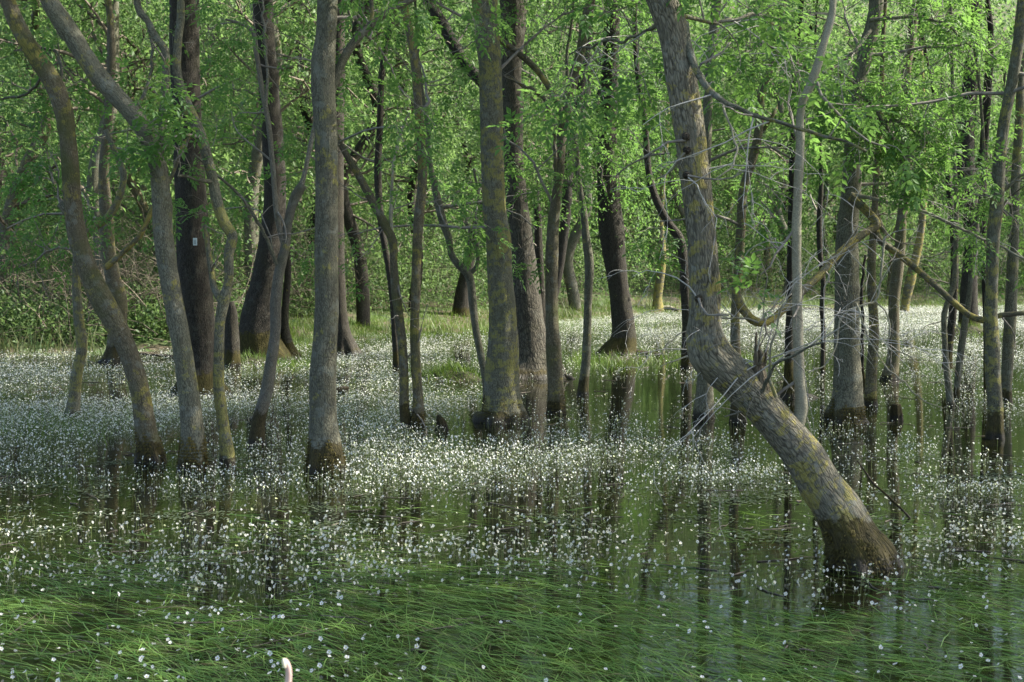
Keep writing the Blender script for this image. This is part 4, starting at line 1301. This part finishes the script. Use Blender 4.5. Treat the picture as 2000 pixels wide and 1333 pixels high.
# floating grass trailing at the front
n = 31000
yy = 5.6 + 9.5 * g.uniform(0, 1, n) ** 1.35
xx = g.uniform(-0.40, 0.40, n) * yy
px, py = project(np.stack([xx, yy, 0 * yy], -1))
ns = fbm(np.stack([xx * 1.1, yy * 0.7, 0 * xx], -1), 4, 41)
dens = np.clip((py - 970) / 170, 0, 1) ** 1.4
keep = (g.random(n) < dens * np.clip(0.46 + 2.3 * ns, 0.06, 1)) & (np.hypot(xx - TREES['hero']['org'][0], yy - TREES['hero']['org'][1]) > 0.3)
xx, yy, ns = xx[keep], yy[keep], ns[keep]
n = len(xx)
flow = 0.55 * vnoise(np.stack([xx * 0.35, yy * 0.3, 0 * xx], -1), 44)
ang = np.radians(-44) + flow + g.normal(0, 0.38, n) + np.where(g.random(n) < 0.12, g.uniform(-1.5, 1.5, n), 0)
flip = np.where(g.random(n) < 0.1, -1, 1)
d = np.stack([np.cos(ang), np.sin(ang) * flip, g.uniform(0.0, 0.28, n)], -1)
base = np.stack([xx, yy, g.uniform(0.001, 0.018, n)], -1)
k = 5
ln = g.uniform(0.14, 0.42, n)
P = [base]
p = base
dd = norm(d)
for i in range(1, k):
    dd = norm(dd + np.stack([0.06 * g.normal(size=n), 0.06 * g.normal(size=n), -0.16 * np.ones(n)], -1))
    p = p + dd * (ln / (k - 1))[:, None]
    p[:, 2] = np.maximum(p[:, 2], 0.003)
    P.append(p.copy())
P = np.stack(P, 1)
side = norm(np.cross(d, np.array([0, 0, 1.0])))
wd = g.uniform(0.0018, 0.0050, n)
wv = np.array([0.8, 1, 1, 0.8, 0.1])
tilt = side + np.stack([0 * xx, 0 * xx, g.normal(0, 0.35, n)], -1)
A = P + tilt[:, None, :] * (wd[:, None] * wv)[..., None] * 0.5
B = P - tilt[:, None, :] * (wd[:, None] * wv)[..., None] * 0.5
A[..., 2] = np.maximum(A[..., 2], 0.002)
B[..., 2] = np.maximum(B[..., 2], 0.002)
V = np.stack([A, B], 2).reshape(-1, 3)
bb = (np.arange(n) * 2 * k)[:, None, None] + (np.arange(k - 1) * 2)[None, :, None]
F = (bb + np.array([[[0, 1, 3, 2]]])).reshape(-1, 4)
tt = np.clip(g.normal(0.42, 0.36, n) + 0.5 * ns, 0, 1)
dead = np.repeat(np.arange(n) % 14 == 0, k - 1)
tag(obj('floating_grass', V, F[~dead], M['float'], attrs={'tint': ('FLOAT', np.repeat(tt, 2 * k))}), 'long green grass blades trailing on the water at the front', 'grass', kind='stuff')
tag(obj('withered_grass', V, F[dead], M['reed'], attrs={'tint': ('FLOAT', np.repeat(np.clip(tt + 0.45, 0, 1), 2 * k))}), 'yellowed blades mixed into the trailing grass at the front', 'grass', kind='stuff')


# ---------------------------------------------------------------- white water flowers
def zone(px, py):
    def e(cx, cy, sx, sy):
        return np.exp(-(((px - cx) / sx) ** 2 + ((py - cy) / sy) ** 2))
    d = 0.34 + 0 * px
    d = np.maximum(d, 0.95 * np.clip((640 - px) / 240, 0, 1) * np.clip((900 - py) / 70, 0, 1))
    d = np.maximum(d, 1.1 * e(760, 770, 190, 90))
    d = np.maximum(d, 1.1 * e(740, 690, 180, 40))
    d = np.maximum(d, 0.9 * e(1150, 890, 260, 60))
    d = np.maximum(d, 1.25 * e(1420, 928, 190, 20))
    d = np.maximum(d, 1.0 * e(820, 900, 220, 60))
    d = np.maximum(d, 1.15 * e(1850, 700, 150, 55))
    d = np.maximum(d, 0.75 * e(1840, 870, 160, 60))
    d = np.maximum(d, 0.85 * e(1300, 645, 350, 28))
    d = np.maximum(d, 0.8 * e(200, 930, 260, 45))
    d = np.maximum(d, 0.9 * np.clip((665 - py) / 30, 0, 1) * (px > 950))
    d = np.maximum(d, 0.55 * e(1380, 840, 120, 50))
    d = np.maximum(d, 0.7 * e(1880, 960, 170, 60))
    d = d * (1 - 0.95 * e(1750, 810, 140, 50)) * (1 - 0.9 * e(930, 838, 110, 26)) * (1 - 0.9 * e(1240, 765, 150, 50)) * (1 - 0.85 * e(1060, 790, 90, 40)) * (1 - 0.8 * e(1480, 800, 110, 60)) * (1 - 0.7 * e(1640, 860, 110, 22))
    d = d * (1 - 0.8 * e(700, 985, 900, 26)) * (1 - 0.8 * e(300, 1000, 330, 40))
    low = np.clip((1190 - py) / 70, 0.32, 1)
    d = np.where(py > 1020, 0.45 * low + 0.8 * e(1000, 1090, 420, 50) + 0.5 * e(420, 1110, 220, 50) + 0.8 * e(1550, 1130, 330, 40) + 0.7 * e(1860, 1070, 170, 60), d)
    return d


def sample_flowers(n, y0, y1):
    yy = g.uniform(y0, y1, n)
    xx = g.uniform(-0.385, 0.385, n) * y1
    ok = np.abs(xx) < 0.385 * yy
    xx, yy = xx[ok], yy[ok]
    ok = yy < shore(xx) + 0.3
    xx, yy = xx[ok], yy[ok]
    px, py = project(np.stack([xx, yy, 0.05 + 0 * yy], -1))
    z = zone(px, py)
    n1 = fbm(np.stack([xx * 0.55, yy * 0.38, 0 * xx], -1), 3, 61)
    n2 = fbm(np.stack([xx * 2.2, yy * 1.6, 0 * xx], -1), 2, 71)
    pr = z * np.clip(0.50 + 1.5 * n1 + 1.0 * n2 + 0.6 * np.clip(z - 0.6, 0, 1) * (py < 900), np.where(py > 930, np.where(px > 1100, 0.26, 0.14), 0.03), 1.2)
    keep = g.random(len(xx)) < pr
    for t_ in TREES.values():
        keep &= np.hypot(xx - t_['org'][0], yy - t_['org'][1]) > 0.16
    return xx[keep], yy[keep]


PET = (0.77, 0.78, 0.76, 1)
STM = (0.16, 0.20, 0.07, 1)
YEL = (0.60, 0.45, 0.04, 1)


def flower_proto(seed, hgt, rad, full=True):
    gg = np.random.default_rng(seed)
    V, F, Cc = [], [], []
    tx, ty = gg.normal() * 0.7, gg.normal() * 0.7
    nrm = norm(np.array([tx, ty - 0.1, 1.0]))
    a1 = norm(np.cross(nrm, [0, 1, 0.2]))
    a2 = np.cross(nrm, a1)
    bend = gg.normal(size=2) * 0.015
    c = np.array([bend[0], bend[1], hgt])
    w = 0.0016
    # stalk: a thin three-sided stem with a bend
    ring = [(math.cos(k * 2.094) * w, math.sin(k * 2.094) * w) for k in range(3)]
    for (q, zz) in ((0, -0.02), (0.55, hgt * 0.5), (1, hgt)):
        for (u, v) in ring:
            V.append((bend[0] * q * q + u, bend[1] * q * q + v, zz))
            Cc.append(STM)
    for lvl in (0, 3):
        for k in range(3):
            a, b = lvl + k, lvl + (k + 1) % 3
            F.append((a, b, b + 3))
            F.append((a, b + 3, a + 3))
    for k in range(5):
        an = k * 2 * math.pi / 5 + gg.uniform(-0.15, 0.15)
        d = a1 * math.cos(an) + a2 * math.sin(an)
        s = -a1 * math.sin(an) + a2 * math.cos(an)
        r = rad * gg.uniform(0.85, 1.1)
        i = len(V)
        lift = nrm * r * gg.uniform(0.05, 0.4)
        for q in (c + d * r * 0.1, c + d * r * 0.65 + s * r * 0.45 + lift * 0.6, c + d * r * 1.02 + lift, c + d * r * 0.65 - s * r * 0.45 + lift * 0.6):
            V.append(tuple(q))
            Cc.append(PET)
        F.append((i, i + 1, i + 2))
        F.append((i, i + 2, i + 3))
    i = len(V)
    cc = c + nrm * rad * 0.12
    for k in range(4):
        an = k * math.pi / 2
        V.append(tuple(cc + (a1 * math.cos(an) + a2 * math.sin(an)) * rad * 0.26))
        Cc.append(YEL)
    F.append((i, i + 1, i + 2))
    F.append((i, i + 2, i + 3))
    return np.array(V), np.array(F), np.array(Cc)


PROT = [flower_proto(s, 0.05 + 0.012 * (s % 5), 0.0105 + 0.0012 * (s % 3)) for s in range(14)]
PMESH = [mesh_data('white_flower', v, f, M['flower'], {'col': ('FLOAT_COLOR', c)}, smooth=False) for v, f, c in PROT]


def stamp(xx, yy, sc, protos):
    """copies flower shapes into one mesh"""
    n = len(xx)
    which = g.integers(0, len(protos), n)
    rot = g.uniform(-0.9, 0.9, n)
    Vs, Fs, Cs = [], [], []
    off = 0
    for w, (v, f, c) in enumerate(protos):
        i = np.where(which == w)[0]
        if len(i) == 0:
            continue
        cs, sn = np.cos(rot[i]), np.sin(rot[i])
        s = sc[i]
        hs = g.uniform(0.25, 1.6, len(i))
        x = (v[None, :, 0] * cs[:, None] - v[None, :, 1] * sn[:, None]) * s[:, None] + xx[i][:, None]
        y = (v[None, :, 0] * sn[:, None] + v[None, :, 1] * cs[:, None]) * s[:, None] + yy[i][:, None]
        zc = v[None, :, 2]
        hh = v[:, 2].max() * 0.9
        z = np.where(zc < hh * 0.3, zc, zc + (hs[:, None] - 1) * hh) * 1.0
        V = np.stack([x, y, z], -1)
        F = f[None] + (np.arange(len(i)) * len(v))[:, None, None] + off
        Vs.append(V.reshape(-1, 3))
        Fs.append(F.reshape(-1, 3))
        ci = np.tile(c[None], (len(i), 1, 1))
        pet = np.all(np.abs(c - np.array(PET)) < 1e-6, axis=1)
        tone = np.where(g.random(len(i)) < 0.16, 0.0, 1.0)
        shade = g.uniform(0.78, 1.0, len(i))
        young = np.array([0.52, 0.58, 0.34, 1.0])
        mixc = np.array(PET)[None] * np.stack([shade, shade, shade * g.uniform(0.86, 1.0, len(i)), np.ones(len(i))], -1) * tone[:, None] + young[None] * (1 - tone[:, None])
        ci[:, pet, :] = mixc[:, None, :]
        Cs.append(ci.reshape(-1, 4))
        off += len(i) * len(v)
    return np.concatenate(Vs), np.concatenate(Fs), np.concatenate(Cs)


def simple_proto(seed, hgt, rad):
    gg = np.random.default_rng(seed)
    nrm = norm(np.array([gg.normal() * 0.6, gg.normal() * 0.6 - 0.2, 1.0]))
    a1 = norm(np.cross(nrm, [0, 1, 0.2]))
    a2 = np.cross(nrm, a1)
    bend = gg.normal(size=2) * 0.015
    c = np.array([bend[0], bend[1], hgt])
    V = [(-0.002, 0, -0.02), (0.002, 0, -0.02), tuple(c + np.array([0.0015, 0, 0])), tuple(c - np.array([0.0015, 0, 0]))]
    C_ = [STM] * 4
    F = [(0, 1, 2), (0, 2, 3)]
    for k in range(5):
        an = k * 1.2566 + gg.uniform(-0.2, 0.2)
        V.append(tuple(c + (a1 * math.cos(an) + a2 * math.sin(an)) * rad * gg.uniform(0.8, 1.15) + nrm * rad * 0.25))
        C_.append(PET)
    V.append(tuple(c))
    C_.append(PET)
    for k in range(5):
        F.append((9, 4 + k, 4 + (k + 1) % 5))
    return np.array(V), np.array(F), np.array(C_)


SIMPLE = [simple_proto(s, 0.05 + 0.012 * (s % 5), 0.011 + 0.0012 * (s % 4)) for s in range(30, 48)]


def tiny_proto(seed, hgt, rad):
    gg = np.random.default_rng(seed)
    nrm = norm(np.array([gg.normal() * 0.6, gg.normal() * 0.6 - 0.2, 1.0]))
    a1 = norm(np.cross(nrm, [0, 1, 0.2]))
    a2 = np.cross(nrm, a1)
    c = np.array([gg.normal() * 0.015, gg.normal() * 0.015, hgt])
    V = [(-0.0025, 0, -0.02), (0.0025, 0, -0.02), tuple(c)] + [tuple(c + (a1 * math.cos(t) + a2 * math.sin(t)) * rad * gg.uniform(0.85, 1.15) + nrm * 0.001) for t in (0.3, 1.9, 3.4, 4.9)]
    return np.array(V), np.array([(0, 1, 2), (3, 4, 5), (3, 5, 6)]), np.array([STM] * 3 + [PET] * 4)


TINY = [tiny_proto(s, 0.05 + 0.012 * (s % 5), 0.0115 + 0.0012 * (s % 4)) for s in range(60, 78)]
ax, ay = sample_flowers(20000, 6.3, 11.6)
order = np.argsort(ay)
ax, ay = ax[order], ay[order]
NIND = 300
proto0 = None
for i in range(min(NIND, len(ax))):
    w = R_.randrange(len(PMESH))
    o = link('white_flower', PMESH[w], None, (float(ax[i]), float(ay[i]), 0.0))
    o.rotation_euler = (0, 0, R_.uniform(-0.9, 0.9))
    s = R_.uniform(0.7, 1.1)
    o.scale = (s, s, s * R_.uniform(0.8, 1.2))
    tag(o, 'small white five-petalled water flower on a thin stalk in the nearest floating grass', 'flower', 'nearest white water flowers')
Vn, Fn, Cn = stamp(ax[NIND:], ay[NIND:], g.uniform(0.45, 1.05, len(ax) - NIND), PROT)
bx1, by1 = sample_flowers(100000, 11.6, 20)
cx1, cy1 = sample_flowers(640000, 20, 56)
fsc = lambda yy_: np.clip(0.60 + (yy_ - 12) * 0.012, 0.60, 1.05) * g.uniform(0.55, 1.3, len(yy_))
V2, F2, C2 = stamp(bx1, by1, fsc(by1), SIMPLE)
V3, F3, C3 = stamp(cx1, cy1, fsc(cy1), TINY)
F2 = np.concatenate([F2, F3 + len(V2)])
V2 = np.concatenate([V2, V3])
C2 = np.concatenate([C2, C3])
V = np.concatenate([Vn, V2])
F = np.concatenate([Fn, F2 + len(Vn)])
C_ = np.concatenate([Cn, C2])
tag(obj('flower_carpet', V, F, M['flower'], attrs={'col': ('FLOAT_COLOR', C_)}, smooth=False), 'carpet of countless small white water flowers covering the pond', 'flowers', kind='stuff')
print('flowers', len(ax), len(bx1), len(cx1))

# drowned twigs and bits of litter lying on the water
deb = []
for i in range(520):
    y = g.uniform(7.0, 30)
    x = g.uniform(-0.38, 0.38) * y
    a = g.uniform(0, 6.28)
    L = g.uniform(0.05, 0.35) * (1 if g.random() < 0.8 else 2.2)
    d_ = np.array([math.cos(a), math.sin(a), 0])
    p0 = np.array([x, y, g.uniform(0.0, 0.006)])
    pts = [p0 + d_ * L * q + np.array([0, 0, max(0, g.normal(0, 0.006))]) + g.normal(size=3) * np.array([0.012, 0.012, 0]) for q in (0, 0.35, 0.7, 1)]
    deb.append((np.array(pts), np.array([1, 0.9, 0.75, 0.4]) * g.uniform(0.002, 0.006)))
V, F = sticks(deb, 4)
tag(obj('floating_twigs', V, F, M['twig_dark']), 'dark broken twigs drifting on the pond', 'twigs', kind='stuff')

# floating leaf mats under the flowers
px_, py_ = np.concatenate([ax[::4], bx1, cx1]), np.concatenate([ay[::4], by1, cy1])
sel = g.choice(len(px_), min(len(px_), 20000), replace=False)
lx = np.repeat(px_[sel], 3) + g.normal(0, 0.07, len(sel) * 3)
ly = np.repeat(py_[sel], 3) + g.normal(0, 0.07, len(sel) * 3)
# pads drifting in flat rafts on the open water at the front
raft = []
for i in range(80):
    y = g.uniform(9.5, 14.5)
    x = g.uniform(-0.38, 0.38) * y
    m = int(g.integers(30, 110))
    raft.append(np.stack([x + g.normal(0, 0.16, m), y + g.normal(0, 0.10, m)], -1))
raft = np.concatenate(raft)
lx = np.concatenate([lx, raft[:, 0]])
ly = np.concatenate([ly, raft[:, 1]])
n = len(lx)
th = g.uniform(0, 2 * np.pi, n)
rad = g.uniform(0.008, 0.019, n) * np.where(ly > 20, 1.5, 1.0)
zz = 0.003 + g.uniform(0, 0.005, n)
V = np.stack([np.stack([lx + np.cos(th + q) * rad * s, ly + np.sin(th + q) * rad * s, zz + g.uniform(0, 0.003, n)], -1)
              for q, s in ((0, 1.0), (1.2, 0.85), (2.5, 0.95), (3.7, 1.0), (5.0, 0.9))], 1).reshape(-1, 3)
b = (np.arange(n) * 5)[:, None]
F = np.concatenate([b + np.array([[0, 1, 2]]), b + np.array([[0, 2, 3]]), b + np.array([[0, 3, 4]])], 1).reshape(-1, 3)
tag(obj('floating_leaves', V, F, M['pad'], attrs={'tint': ('FLOAT', np.repeat(np.clip(g.normal(0.5, 0.25, n), 0, 1), 5))}, smooth=False),
    'small flat floating leaves in mats on the water', 'leaves', kind='stuff')
